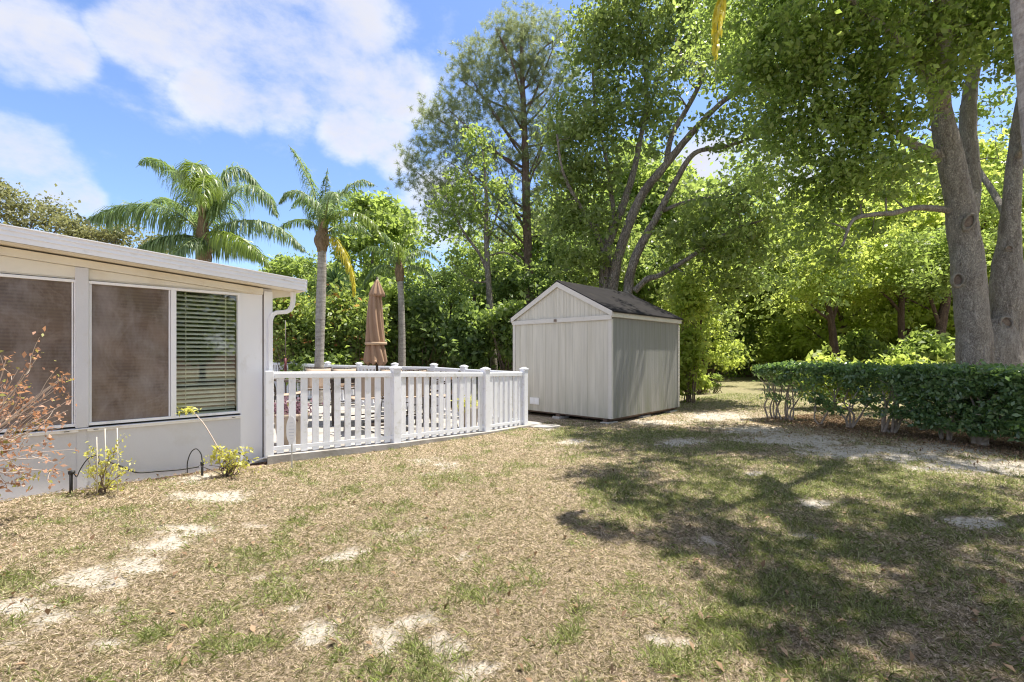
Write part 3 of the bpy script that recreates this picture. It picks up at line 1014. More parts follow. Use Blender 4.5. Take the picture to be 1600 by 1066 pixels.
for c_ in (-.075, .075):
    m.box(sp(0, 2.18 + c_, .24), BX, -AX, UP, (-.058, .058), (.0302, .034), (-.06, .06))
obj('vent_grille', m, M['alu'], vt)
m = MB(); m.box(sp(0, 1.5, 2.185), BX, -AX, UP, (-.035, .035), (.045, .07), (-.03, .03)); obj('latch', m, M['woodcut'], shed, bevel=.003)
m = MB()
for b in (.15, 1.45, 2.75):
    m.box(sp(0, b, 0), AX, BX, UP, (-.02, SLn + .02), (-.05, .05), (-.075, -.002))
m.box(sp(0, 0, 0), AX, BX, UP, (.02, SLn - .02), (.02, SW - .02), (-.035, -.001))
obj('floor_skid', m, M['woodfloor'], shed)
for a, b in ((.1, .12), (.1, 1.45), (.1, 2.7), (1.6, .12), (3.0, .12)):
    m = MB(); m.box(sp(a, b, 0), AX, BX, UP, (-.2, .2), (-.1, .1), (-.16, -.076)); obj('block', m, M['block'], shed, bevel=.006)


# ------------------------------------------------------------------ foliage tools
def unit(a):
    return a / (np.linalg.norm(a, axis=-1, keepdims=True) + 1e-9)


def leaves(c, size, aspect=.55, droop=.25, flat=.35, jitter=.75, fold=0.3):
    """one four-cornered, slightly folded leaf per centre"""
    n = len(c)
    u = rng.normal(size=(n, 3))
    u[:, 2] -= droop
    u = unit(u)
    nn = rng.normal(size=(n, 3)) * (1 - flat)
    nn[:, 2] += flat * 1.5
    w = unit(np.cross(u, nn))
    k = np.cross(w, u)
    s = size * (1 + jitter * (rng.random(n) - .5) * 2)[:, None]
    v = np.stack([c - u * s * .5, c + w * s * aspect * .5 + k * s * fold * .5, c + u * s * .5, c - w * s * aspect * .5 + k * s * fold * .5], 1).reshape(-1, 3)
    f = np.arange(4 * n).reshape(n, 4)
    return v, f


def spline(pts, n=8):
    """Catmull-Rom through rows of any width"""
    p = np.asarray(pts, float)
    if len(p) < 3:
        t = np.linspace(0, 1, n)[:, None]
        return p[0] * (1 - t) + p[-1] * t
    q = np.vstack([2 * p[0] - p[1], p, 2 * p[-1] - p[-2]])
    out = []
    for i in range(1, len(q) - 2):
        for t in np.linspace(0, 1, n, endpoint=False):
            out.append(.5 * ((2 * q[i]) + (-q[i - 1] + q[i + 1]) * t + (2 * q[i - 1] - 5 * q[i] + 4 * q[i + 1] - q[i + 2]) * t ** 2 + (-q[i - 1] + 3 * q[i] - 3 * q[i + 1] + q[i + 2]) * t ** 3))
    out.append(p[-1])
    return np.array(out)


def pxl(pts, dflt):
    """limb given as (px, py, r[, d]) -> rows x,y,z,r"""
    return np.array([[*P(q[0], q[1], q[3] if len(q) > 3 else dflt), q[2]] for q in pts])


def blob_pts(blobs_, d0, per, shell=.35):
    out = []
    for b in blobs_:
        px, py, rp = b[:3]
        d = b[3] if len(b) > 3 else d0
        c = P(px, py, d)
        r = rp / FOC * d
        n = max(2, int(per * (b[4] if len(b) > 4 else 1) * (rp / 60) ** 2))
        q = unit(rng.normal(size=(n, 3))) * (rng.random(n) ** shell)[:, None] * r
        q[:, 1] *= .85
        out.append(c + q)
    return np.vstack(out)


def twigs(mb, limbs, cents, r0=.022, up=.25, k=3, frac=1.0):
    """clusters join the nearest wood, limb or twig already grown, nearest first"""
    L = np.vstack(limbs)
    d0 = np.array([np.min(np.linalg.norm(L[:, :3] - c, axis=1)) for c in cents])
    nodes = L.copy()
    for i in np.argsort(d0):
        c = cents[i]
        if rng.random() > frac:
            continue
        dist = np.linalg.norm(nodes[:, :3] - c, axis=1) + np.maximum(0, nodes[:, 2] - c[2]) * .6
        j = int(np.argmin(dist))
        a = nodes[j, :3]
        ln = np.linalg.norm(c - a)
        if ln < .12:
            continue
        mid = (a + c) / 2 + rng.normal(size=3) * ln * .10 + np.array([0, 0, ln * .07])
        r = min(nodes[j, 3] * .75, r0 * (.6 + ln * .35))
        cur = spline([a, mid, c], 3)
        mb.tube(cur, np.linspace(r, r * .35, 7), k, cap=False)
        nodes = np.vstack([nodes, np.c_[cur[2:], np.linspace(r * .8, r * .4, len(cur) - 2)]])


def noise_tube(mb, rows, k=14, amp=.07, freq=2.5):
    """limb with swelling and a slightly lumpy outline"""
    p, r = rows[:, :3], rows[:, 3]
    n = MB()
    n.tube(p, r, k)
    v = np.vstack(n.v)
    m = len(p)
    cen = np.repeat(p, k, axis=0)
    d = v - cen
    a = v * freq
    h = np.sin(a[:, 0] * 2.1 + a[:, 2] * .7) * np.cos(a[:, 1] * 1.7 - a[:, 2] * 1.3) + .5 * np.sin(a[:, 2] * 3.1 + a[:, 0] * 4.0) + .4 * np.sin(a[:, 0] * 9 + a[:, 1] * 7 + a[:, 2] * 2.2) + .35 * np.sin(a[:, 0] * 21 + a[:, 1] * 17 + np.sin(a[:, 2] * 5) * 2)
    v = cen + d * (1 + amp * h)[:, None]
    mb.add(v, n.f)


def tree(name, label, cat, limbs, cents, sigma, nleaf, size, mleaf, mbark, group=None, k=10, tw=.022, aspect=.55, twf=1.0, base=None, amp=.06, droop=.25, parts=('trunk', 'crown')):
    limbs = [spline(l, 7) for l in limbs]
    base = limbs[0][0, :3] if base is None else base
    root = thing(name, label, cat, base, group)
    m = MB()
    for i, l in enumerate(limbs):
        noise_tube(m, l, k if l[0, 3] > .06 else 6, amp)
    twigs(m, limbs, cents, tw, frac=twf)
    obj(parts[0], m, mbark, root, True)
    if nleaf:
        ci = rng.integers(0, len(cents), nleaf)
        sg = sigma * (.6 + .8 * rng.random(len(cents)))
        p = cents[ci] + rng.normal(size=(nleaf, 3)) * sg[ci][:, None] * np.array([1, 1, .62])
        obj(parts[1], leaves(p, size, aspect, droop), mleaf, root)
    return root


def frond(root, curve, lmax, mleaf, n=46, wid=.022, droopiness=1.0, name='frond'):
    c = spline(curve, 8)
    seg = np.r_[0, np.cumsum(np.linalg.norm(np.diff(c, axis=0), axis=1))]
    tt = np.linspace(.16, .995, n)
    q = np.stack([np.interp(tt * seg[-1], seg, c[:, i]) for i in range(3)], 1)
    T = unit(np.gradient(q, axis=0))
    V, F = [], []
    down = np.array([0, 0, -1.0])
    b = 0
    for i in range(n):
        t = tt[i]
        side = unit(np.cross(T[i], [0, 0, 1.0]) + 1e-6)
        upv = np.cross(side, T[i])
        L = lmax * (math.sin(math.pi * min(1, .18 + t * .86)) ** .55) * (1 - .25 * t)
        for sg in (-1, 1):
            for rep in range(2):
                dv = unit(side * sg * rng.uniform(.55, 1.0) + T[i] * rng.uniform(.35, .8) + upv * rng.uniform(-.25, .6))
                LL = L * rng.uniform(.85, 1.3)
                p = q[i] + rng.normal(size=3) * .008
                w = unit(np.cross(dv, down + rng.normal(size=3) * .5)) * wid * rng.uniform(.7, 1.1)
                row = [p - w * .4, p + w * .4]
                cur = dv
                dp_ = rng.uniform(.45, 1.1)
                pp = p
                ns = 3
                for s_ in range(ns):
                    cur = unit(cur + down * (dp_ * droopiness) * (s_ + .7) + rng.normal(size=3) * .06)
                    pp = pp + cur * LL / ns
                    ww = w * (1 - (s_ / ns) ** 2 * .8) if s_ < ns - 1 else w * .08
                    row += [pp - ww, pp + ww]
                V += row
                for s_ in range(ns):
                    F.append((b + 2 * s_, b + 2 * s_ + 1, b + 2 * s_ + 3, b + 2 * s_ + 2))
                b += 2 * (ns + 1)
    fo = obj(name, (np.array(V), np.array(F)), mleaf, root)
    m = MB()
    m.tube(c, np.linspace(.028, .005, len(c)), 5)
    obj('stem', m, M['rachis'], fo, True)
    return fo


def palm(label, trunk, boot, fronds, lmax, group=None, wid=.013, ring=.05, n=46):
    base = trunk[0][:3]
    root = thing('queen_palm', label, 'palm tree', base, group)
    rows = spline(trunk, 14)
    # faint leaf-scar rings
    ex = []
    for i in range(len(rows) - 1):
        ex.append(rows[i])
        mid = (rows[i] + rows[i + 1]) / 2
        mid[3] *= 1 + ring
        ex.append(mid)
    ex.append(rows[-1])
    m = MB()
    m.tube(np.array(ex)[:, :3], np.array(ex)[:, 3], 14)
    obj('trunk', m, M['palmbark'], root, True)
    if boot is not None:
        m = MB()
        bb = spline(boot, 5)
        m.tube(bb[:, :3], bb[:, 3], 12, wob=.22)
        obj('crownshaft', m, M['palmboot'], root, True)
    for cur, mt, sc in fronds:
        frond(root, cur, lmax * sc, M[mt], int(n * 1.7), wid)
    return root


# ------------------------------------------------------------------ the three queen palms beyond the patio
def pc(d, *pts):
    return [P(q[0], q[1], d + (q[2] if len(q) > 2 else 0)) for q in pts]


dA = 12.0
tA = [[*P(322, 648, dA), .19], [*P(322, 560, dA), .17], [*P(320, 470, dA), .15], [*P(319, 405, dA), .15]]
palm('large bushy queen palm rising behind the house roof', tA,
     [[*P(319, 412, dA), .16], [*P(318, 385, dA), .19], [*P(317, 350, dA), .11], [*P(316, 318, dA), .04]],
     [(pc(dA, (317, 366), (292, 343, -.2), (245, 321, -.5), (190, 322, -.8), (130, 345, -1.)), 'palm', 1.35),
      (pc(dA, (317, 360), (300, 300, .1), (262, 258, .2), (232, 248, .3), (212, 262, .4)), 'palm', 1.),
      (pc(dA, (316, 352), (309, 290, -.3), (306, 258, -.7), (300, 262, -1.3), (296, 300, -1.7)), 'palmlime', 1.25),
      (pc(dA, (317, 352), (322, 300, -.3), (322, 275, -.9), (318, 285, -1.5), (322, 330, -1.9)), 'palmlime', 1.1),
      (pc(dA, (319, 358), (338, 300, .2), (356, 264, .4), (385, 268, .6), (412, 305, .6)), 'palm', 1.1),
      (pc(dA, (320, 362), (350, 318, -.1), (385, 290, -.3), (418, 305, -.4), (436, 345, -.5)), 'palm', 1.05),
      (pc(dA, (320, 368), (355, 350, -.3), (400, 345, -.5), (445, 362, -.6), (484, 400, -.6)), 'palm', 1.),
      (pc(dA, (320, 372), (345, 362, -.5), (375, 372, -1.0), (405, 395, -1.3), (428, 425, -1.4)), 'palmlime', .95),
      (pc(dA, (317, 372), (285, 368, -.4), (250, 372, -.7), (215, 388, -.9)), 'palm', .9),
      (pc(dA, (317, 372), (300, 376, -.8), (278, 392, -1.2), (262, 412, -1.4)), 'palm', .8),
      (pc(dA, (319, 368), (325, 330, 1.0), (345, 300, 1.8), (365, 310, 2.4)), 'palm', 1.),
      (pc(dA, (317, 366), (290, 330, 1.0), (260, 310, 1.6), (230, 320, 2.0)), 'palm', 1.),
      (pc(dA, (319, 370), (350, 380, .6), (380, 385, 1.0), (410, 405, 1.2)), 'palm', .9)], .66, 'queen palms beyond the patio', .014, n=60)
dB = 13.0
tB = [[*P(497, 640, dB), .15], [*P(499, 560, dB), .118], [*P(501, 480, dB), .125], [*P(503, 420, dB), .115], [*P(503, 385, dB), .11]]
palm('slender queen palm with one yellowing frond hanging beside the closed umbrella', tB,
     [[*P(503, 396, dB), .10], [*P(503, 378, dB), .19], [*P(504, 358, dB), .14], [*P(505, 330, dB), .05]],
     [(pc(dB, (503, 360), (493, 310), (474, 262, .1), (460, 238, .2), (450, 226, .3)), 'palm', .8),
      (pc(dB, (505, 358), (508, 310), (510, 280, .1), (512, 262, .1)), 'palm', .6),
      (pc(dB, (503, 362), (494, 322, -.3), (470, 300, -.6), (448, 302, -.8), (433, 322, -.9)), 'palm', .85),
      (pc(dB, (502, 368), (488, 348, .2), (468, 343, .4), (445, 350, .5), (430, 372, .6)), 'palm', .6),
      (pc(dB, (506, 360), (522, 320, -.1), (545, 292, -.3), (568, 282, -.4), (590, 292, -.5)), 'palm', .85),
      (pc(dB, (506, 362), (520, 340, -.3), (548, 330, -.6), (580, 345, -.8), (602, 380, -.9)), 'palmlime', .85),
      (pc(dB, (505, 366), (522, 372, -.2), (540, 398, -.3), (550, 430, -.3), (553, 470, -.3)), 'palmyellow', .75),
      (pc(dB, (505, 360), (516, 320, .8), (535, 300, 1.3), (550, 310, 1.7)), 'palm', .8),
      (pc(dB, (503, 360), (488, 320, .8), (470, 310, 1.4), (452, 330, 1.8)), 'palm', .8),
      (pc(dB, (505, 362), (512, 318, -.8), (520, 300, -1.4), (530, 320, -1.9)), 'palm', .8),
      (pc(dB, (506, 366), (530, 352, .5), (560, 352, .8), (585, 372, 1.)), 'palm', .7)], .55, 'queen palms beyond the patio', n=40)
dC = 16.5
tC = [[*P(627, 618, dC), .15], [*P(628, 540, dC), .12], [*P(627, 480, dC), .105], [*P(625, 432, dC), .10]]
palm('pale-trunked slim palm directly right of the closed umbrella, with a small ragged head', tC,
     [[*P(625, 440, dC), .12], [*P(624, 425, dC), .16], [*P(623, 405, dC), .06]],
     [(pc(dC, (623, 420), (605, 395), (580, 385), (556, 400)), 'palm', .7), (pc(dC, (624, 420), (615, 385), (600, 365), (585, 362)), 'palm', .7),
      (pc(dC, (624, 415), (628, 385), (640, 365), (655, 368)), 'palmlime', .7), (pc(dC, (625, 420), (645, 395), (668, 392), (690, 412)), 'palm', .75),
      (pc(dC, (625, 424), (645, 415), (668, 425), (680, 445)), 'palm', .7), (pc(dC, (623, 424), (600, 415), (580, 425), (565, 450)), 'palm', .7),
      (pc(dC, (624, 418), (622, 390, -.6), (618, 380, -1.2), (612, 400, -1.6)), 'palmlime', .7), (pc(dC, (624, 418), (630, 395, .8), (640, 388, 1.3)), 'palm', .6)], .5, 'queen palms beyond the patio', n=30)
# tall palm at the right edge; one frond tip hangs into the view
tN = [[5.50, 4.5, -.12, .17], [5.36, 4.5, .8, .135], [5.13, 4.5, 2.3, .122], [4.99, 4.5, 3.7, .118], [4.895, 4.5, 4.8, .115], [4.77, 4.5, 6.3, .11]]
palm('tall smooth grey palm trunk at the right edge, one yellowing frond tip hanging from above', tN,
     [[4.76, 4.5, 6.25, .16], [4.74, 4.5, 6.6, .2], [4.72, 4.5, 7.1, .06]],
     [([np.array(q) for q in c_], mt, s_) for c_, mt, s_ in (
         ([(4.74, 4.5, 6.8), (4.2, 4.7, 7.35), (3.3, 4.95, 7.3), (2.5, 5.05, 6.2), (2.24, 5.07, 5.2), (2.17, 5.07, 4.32)], 'palmyellow', 1.),
         ([(4.74, 4.5, 6.8), (4.9, 5.2, 7.4), (5.2, 6.2, 7.5), (5.4, 7.0, 6.9)], 'palm', 1.),
         ([(4.74, 4.5, 6.8), (5.4, 4.2, 7.4), (6.3, 3.9, 7.3), (6.9, 3.7, 6.4)], 'palm', 1.),
         ([(4.74, 4.5, 6.8), (5.4, 4.9, 7.5), (6.3, 5.4, 7.4), (7.0, 5.7, 6.6)], 'palm', 1.),
         ([(4.74, 4.5, 6.8), (4.9, 3.8, 7.4), (5.1, 2.9, 7.3), (5.2, 2.2, 6.5)], 'palm', 1.))], .55, None, .02, .02)

# ------------------------------------------------------------------ big laurel oak on the right
d8 = 10.2
w = .0138          # metres per pixel at the trunk
L8 = [pxl([(1547, 680, .82), (1546, 620, .68), (1546, 570, .66), (1546, 530, .60), (1547, 500, .42)], d8 + .15),
      pxl([(1526, 660, .42), (1524, 560, .40), (1519, 500, .385), (1516, 460, .37), (1512, 415, .36), (1505, 360, .35), (1499, 320, .33), (1488, 262, .30), (1478, 215, .27), (1470, 175, .235), (1464, 135, .21), (1466, 90, .17), (1482, 40, .13), (1500, -30, .10), (1520, -120, .06)], d8),
      pxl([(1572, 660, .40), (1572, 560, .37), (1573, 500, .365), (1573, 450, .36), (1574, 410, .31), (1577, 368, .24), (1581, 310, .20), (1586, 250, .18), (1600, 150, .15), (1630, 40, .12), (1660, -80, .07)], d8 + .1),
      pxl([(1506, 360, .26, 10.5), (1516, 300, .25, 10.7), (1514, 250, .235, 10.8), (1512, 205, .22, 10.9), (1515, 150, .18, 11), (1528, 80, .14, 11.2), (1545, 0, .10, 11.4), (1560, -90, .06, 11.6)], d8),
      pxl([(1492, 250, .17), (1470, 243, .13), (1445, 234, .115), (1420, 222, .10), (1395, 200, .06, 9.6), (1360, 150, .04, 9.2)], d8),
      pxl([(1490, 330, .10), (1462, 326, .085), (1430, 325, .075, 10), (1395, 333, .068, 9.8), (1360, 336, .06, 9.6), (1332, 345, .045, 9.4), (1316, 385, .03, 9.3)], d8),
      pxl([(1466, 150, .14), (1440, 110, .11, 9.8), (1400, 60, .09, 9.3), (1340, 10, .07, 8.8), (1280, -60, .05, 8.2), (1200, -160, .03, 7.6)], d8),
      pxl([(1470, 110, .12), (1450, 40, .10, 9.6), (1420, -60, .08, 9), (1380, -180, .06, 8.2)], d8),
      pxl([(1528, 90, .10, 11.2), (1500, 20, .08, 11.6), (1450, -40, .06, 12)], 11),
      pxl([(1586, 250, .10, 10.3), (1620, 200, .08, 9.6), (1680, 100, .06, 9), (1720, -60, .04, 8)], 10),
      pxl([(1578, 350, .09, 10.5), (1545, 290, .08, 11.4), (1500, 230, .06, 12.5), (1450, 200, .04, 13.5)], 10)]
B8 = [(1230, 40, 75, 9.3), (1300, 90, 85, 9.5), (1370, 60, 80, 9.5), (1440, 50, 75, 9.8), (1520, 40, 70, 9.6), (1590, 80, 60, 9.4, .7), (1240, 170, 60, 9.8), (1320, 190, 75, 9.6), (1390, 170, 60, 9.5), (1200, 250, 50, 10, .6), (1290, 270, 60, 9.8),
      (1350, 270, 55, 9.6), (1400, 260, 45, 10, .8), (1270, 360, 55, 10, .7), (1330, 350, 40, 9.9, .5), (1230, 420, 40, 10.2, .4), (1290, 430, 45, 10.2, .45), (1560, 180, 45, 11.6, .8), (1560, 290, 50, 12, .7), (1600, 330, 60, 12.5, .8),
      (1440, 300, 40, 11.5, .5), (1180, 100, 60, 10, .7), (1150, 20, 60, 10, .6), (1450, 400, 50, 12.5, .6), (1500, 120, 40, 9.2, .6), (1320, -60, 120, 9.5, .8), (1480, -80, 120, 9.6, .8), (1640, -20, 100, 9.6, .8)]
c8 = blob_pts(B8, 9.8, 26)
# the part of the crown overhead, above the frame, that shades the lawn
ov = []
for (x, y, z, r, n_) in ((4.25, 5.15, 8.5, .35, 6), (4.47, 4.7, 8.5, .3, 4), (4.44, 4.15, 8.5, .3, 5), (4.85, 4.2, 8.5, .35, 5), (4.7, 3.8, 8.5, .3, 5), (5.4, 4.2, 8.5, .35, 4), (5.2, 5.0, 8.5, .35, 4), (4.1, 3.75, 8.4, .25, 3), (5.1, 3.7, 8.5, .35, 5), (6.6, 5.4, 8.6, .5, 7), (7.4, 4.6, 8.7, .6, 8), (4.0, 7.2, 8.6, .35, 6), (4.1, 6.6, 8.6, .35, 6), (4.25, 6.0, 8.6, .35, 6), (4.45, 5.4, 8.5, .3, 5), (4.6, 7.0, 9.0, 1.2, 13), (4.9, 9.2, 9.4, 1.2, 18), (6.2, 5.8, 8.8, 1.2, 17), (6.6, 8.0, 9.6, 1.4, 22), (8.3, 5.2, 9.0, 1.4, 18), (8.2, 7.3, 9.8, 1.5, 22), (10.5, 6.0, 9.5, 1.5, 24),
                         (10.2, 9.6, 10.6, 2.0, 60), (7.2, 10.6, 10.4, 1.8, 50), (5.0, 11.6, 9.4, 1.2, 26), (12.5, 8.5, 9.5, 1.8, 40), (6.0, 4.1, 8.6, .9, 13), (7.8, 3.6, 8.9, .9, 12), (12, 12, 11, 2, 50)):
    q = unit(rng.normal(size=(n_, 3))) * (rng.random(n_) ** .4)[:, None] * r
    q[:, 2] *= .7
    ov.append(np.array([x, y, z]) + q)
c8 = np.vstack([c8] + ov)
for l_ in L8:
    l_[:, 3] *= .76
big = lambda *p: np.array(p, float)
L8 += [np.array([[*L8[1][9, :3], .17], [8.2, 9.0, 8.4, .13], [7.0, 7.6, 9.0, .09], [5.6, 6.4, 9.2, .05], [4.2, 5.4, 8.8, .02]]), np.array([[*L8[1][10, :3], .15], [9.2, 9.2, 9.4, .11], [9.4, 7.6, 9.8, .07], [9.4, 5.6, 9.6, .03]]),
       np.array([[*L8[3][5, :3], .14], [8.0, 10.6, 9.2, .10], [6.4, 10.4, 9.8, .06], [4.8, 9.8, 9.8, .03]])]
oak = tree('laurel_oak', 'massive pale-barked oak with twin fused trunks and pruning scars, behind the hedge', 'tree', L8, c8, .20, 95000, .10, M['oakleaf2'], M['barkbig'], None, 26, .03, amp=.045)
# pruning scars
def knot(par, px, py, d, rx, rz, tilt=0.0, nose=.05):
    c = P(px, py, d)
    m = MB()
    fw = unit(np.array([-c[0] * .55, -c[1], 0]))
    sd_ = np.cross(fw, UP)
    a1 = sd_ * math.cos(tilt) + UP * math.sin(tilt)
    a2 = -sd_ * math.sin(tilt) + UP * math.cos(tilt)
    nu, nv = 26, 10
    V = []
    for i in range(nu):
        t = i / nu * 2 * math.pi
        for j in range(nv):
            s = j / nv * 2 * math.pi
            rr = 1 + .26 * math.cos(s) * (1 + .2 * math.sin(3 * t))
            V.append(c + (a1 * rx * math.cos(t) + a2 * rz * math.sin(t)) * rr + fw * (nose * math.sin(s) * (1 + .2 * math.cos(2 * t))))
    F = [(i * nv + j, ((i + 1) % nu) * nv + j, ((i + 1) % nu) * nv + (j + 1) % nv, i * nv + (j + 1) % nv) for i in range(nu) for j in range(nv)]
    m.add(V, F)
    o = obj('branch_scar', m, M['knot'], par, True)
    m = MB()
    V = [c + fw * .012] + [c + (a1 * rx * math.cos(t) + a2 * rz * math.sin(t)) * .86 - fw * .015 for t in np.linspace(0, 2 * math.pi, 24, endpoint=False)]
    m.add(V, [(0, 1 + i, 1 + (i + 1) % 24) for i in range(24)])
    obj('cut_face', m, M['woodcut'], o, True)


knot(oak, 1514, 347, 9.90, .085, .16, .35, .05)
knot(oak, 1496, 438, 9.96, .09, .13, 0, .08)
knot(oak, 1572, 505, 9.99, .10, .13, 0, .04)
knot(oak, 1577, 388, 10.13, .06, .05, .2, .03)

# ------------------------------------------------------------------ many-stemmed oak behind the shed
d7 = 17.0
L7 = [pxl([(948, 610, .42), (947, 520, .36), (947, 450, .32), (946, 400, .27), (957, 360, .22), (972, 325, .19), (989, 272, .15), (1000, 220, .12), (1010, 160, .09), (1005, 90, .06), (1000, 20, .03)], d7),
      pxl([(955, 600, .34, 16.8), (956, 500, .27, 16.8), (960, 430, .24, 16.7), (977, 366, .22, 16.5), (1003, 305, .20, 16.3), (1036, 263, .175, 16), (1074, 216, .15, 15.7), (1105, 182, .12, 15.4), (1135, 155, .10, 15), (1170, 140, .075, 14.6), (1215, 132, .05, 14.2), (1260, 110, .03, 14)], d7),
      pxl([(1040, 258, .12, 16), (1050, 211, .115, 15.8), (1074, 169, .10, 15.6), (1097, 122, .085, 15.4), (1090, 105, .075, 15.3), (1069, 94, .06, 15.2), (1055, 60, .04, 15)], d7),
      pxl([(984, 600, .30, 16.4), (980, 500, .25, 16.4), (983, 440, .225, 16.4), (996, 395, .20, 16.2), (1027, 338, .165, 16), (1055, 285, .135, 15.8), (1085, 240, .11, 15.5), (1130, 230, .08, 15.2), (1180, 215, .05, 15)], d7),
      pxl([(992, 455, .15, 16.2), (1010, 437, .14, 16), (1031, 430, .125, 15.8), (1074, 405, .10, 15.4), (1110, 380, .08, 15), (1153, 356, .055, 14.6), (1190, 345, .035, 14.4)], d7),
      pxl([(1035, 330, .10, 16), (1065, 318, .085, 15.8), (1100, 310, .07, 15.6), (1140, 305, .05, 15.4), (1185, 280, .035, 15.2), (1210, 240, .02, 15)], d7),
      pxl([(947, 400, .14, 17), (930, 360, .12, 16.8), (905, 320, .09, 16.6), (880, 270, .07, 16.4), (870, 210, .04, 16.2)], d7),
      pxl([(960, 350, .12), (955, 300, .10), (945, 240, .08), (930, 170, .06), (925, 90, .04)], d7),
      pxl([(1010, 180, .08), (1030, 120, .06), (1040, 50, .04)], d7)]
for l_ in L7:
    l_[:, 3] *= .74
B7 = [(900, 300, 60), (885, 250, 45), (930, 250, 60), (900, 380, 55, 17, 1.2), (950, 330, 50, 17.4), (890, 340, 32), (900, 180, 60), (940, 120, 60), (920, 60, 50), (970, 50, 60), (1010, 100, 60), (1030, 40, 60), (980, 180, 55), (1020, 170, 40), (1090, 40, 60), (1100, 90, 40), (1060, 120, 30, 15),
      (1150, 90, 50, 15), (1190, 60, 50, 15), (905, 430, 36), (935, 410, 45, 17.8), (1120, 200, 40, 15, .5), (1180, 180, 55, 15, .7), (1210, 120, 50, 15, .7), (1100, 330, 45, 15.6, .6), (1140, 350, 55, 15, .8), (1180, 310, 50, 15, .7), (1080, 380, 50, 15.5, .8), (1140, 410, 55, 15, .9),
      (1200, 380, 50, 15, .7), (1060, 420, 45, 16.6, .9), (1030, 220, 35, 16, .6), (872, 190, 32, 17, .7), (950, -10, 70), (1060, -30, 80), (1100, 450, 40, 15.4, .8), (1160, 470, 40, 15.6, .6), (1000, 380, 40, 18.5, .6), (1220, 250, 55, 15, .5), (1060, 300, 30, 17, .3)]
c7 = blob_pts(B7, d7, 24)
tree('live_oak', 'wide oak of several leaning stems growing directly behind the shed', 'tree', L7, c7, .30, 46000, .15, M['oakleaf'], M['bark'], None, 14, .035)

# pine
dP = 22.0
LP = [pxl([(829, 600, .30), (828, 470, .22), (825, 400, .20), (822, 300, .185), (820, 220, .15), (817, 150, .12), (815, 90, .10), (816, 40, .05)], dP)]
PB = [(820, 50, 38), (790, 50, 30), (770, 70, 38), (850, 55, 35), (868, 45, 20), (740, 95, 32), (725, 130, 30), (760, 120, 40), (800, 110, 45), (850, 115, 38), (885, 90, 26), (895, 130, 26), (705, 170, 32), (740, 180, 40), (790, 180, 45), (850, 180, 42), (890, 190, 35), (672, 175, 22), (668, 215, 28),
      (700, 230, 35), (740, 245, 42), (790, 250, 42), (845, 250, 40), (650, 245, 24), (655, 285, 30), (690, 290, 36), (735, 305, 38), (785, 310, 36), (845, 320, 36), (880, 260, 35), (680, 335, 28), (720, 350, 30), (870, 370, 30), (780, 365, 24)]
cP = blob_pts(PB, dP, 46, .45)
nb = 34
for i in range(nb):
    t = .28 + .7 * i / nb
    r_ = LP[0]
    sp_ = spline(r_, 7)
    s0 = sp_[int(t * (len(sp_) - 1))]
    tgt = cP[rng.integers(0, len(cP))]
    for _ in range(12):
        c_ = cP[rng.integers(0, len(cP))]
        if 1.0 < c_[2] - s0[2] < 4.5 and np.linalg.norm((c_ - s0[:3])[:2]) > 1.2:
            tgt = c_
            break
    if not (.5 < tgt[2] - s0[2] < 5):
        continue
    mid = s0[:3] * .5 + tgt * .5 + rng.normal(size=3) * .25
    LP.append(np.array([[*s0[:3], .06], [*mid, .04], [*tgt, .015]]))
pine = tree('pine_tree', 'tall pine with tufted needles and a bare straight trunk, left behind the shed roof', 'tree', LP, cP, .3, 0, .1, None, M['barkred'], None, 12, .035)
nt_ = len(cP) * 8
tc_ = cP[rng.integers(0, len(cP), nt_)] + rng.normal(size=(nt_, 3)) * [.34, .34, .22]
nn_ = 34
ax_ = unit(rng.normal(size=(nt_, 3)) + [0, 0, .9])
dirs = unit(ax_[:, None, :] * .55 + rng.normal(size=(nt_, nn_, 3)) * .62)
base_ = np.repeat(tc_[:, None, :], nn_, 1) + dirs * .02 + ax_[:, None, :] * rng.random((nt_, nn_, 1)) * .14
ln_ = rng.uniform(.13, .24, (nt_, nn_, 1))
wv_ = unit(np.cross(dirs, rng.normal(size=(nt_, nn_, 3)))) * .0075
v_ = np.stack([base_ - wv_, base_ + wv_, base_ + dirs * ln_ + wv_ * .3, base_ + dirs * ln_ - wv_ * .3], 2).reshape(-1, 3)
obj('crown', (v_, np.arange(len(v_)).reshape(-1, 4)), M['needle'], pine)

# thin half-bare tree left of the pine
d6 = 19.0
L6 = [pxl([(772, 610, .17), (771, 560, .15), (766, 480, .13), (762, 420, .115), (760, 370, .10), (760, 310, .07), (757, 260, .04), (752, 220, .02)], d6),
      pxl([(762, 425, .07), (748, 395, .06), (728, 368, .05), (712, 340, .035), (697, 308, .02)], d6),
      pxl([(761, 380, .05), (775, 340, .04), (782, 300, .03), (778, 260, .015)], d6), pxl([(760, 350, .05), (742, 310, .04), (733, 270, .025), (728, 240, .012)], d6),
      pxl([(762, 440, .05), (740, 440, .035), (715, 420, .025), (700, 400, .015)], d6), pxl([(762, 400, .05), (790, 395, .04), (812, 410, .02)], d6)]
tree('slender_tree', 'thin half-bare grey tree standing between the slim palm and the pine', 'tree', L6,
     blob_pts([(715, 330, 40), (700, 370, 35), (730, 290, 35), (760, 240, 35), (790, 300, 35), (720, 425, 35), (695, 300, 30), (790, 400, 30), (750, 360, 30, 19, .5), (740, 220, 25)], d6, 30), .22, 5200, .13, M['mid'], M['bark'], None, 8, .02)
d5 = 23
L5 = [pxl([(744, 600, .10), (742, 520, .09), (741, 460, .08), (738, 430, .06), (728, 405, .035)], d5), pxl([(741, 450, .05), (748, 420, .04), (752, 395, .02)], d5)]
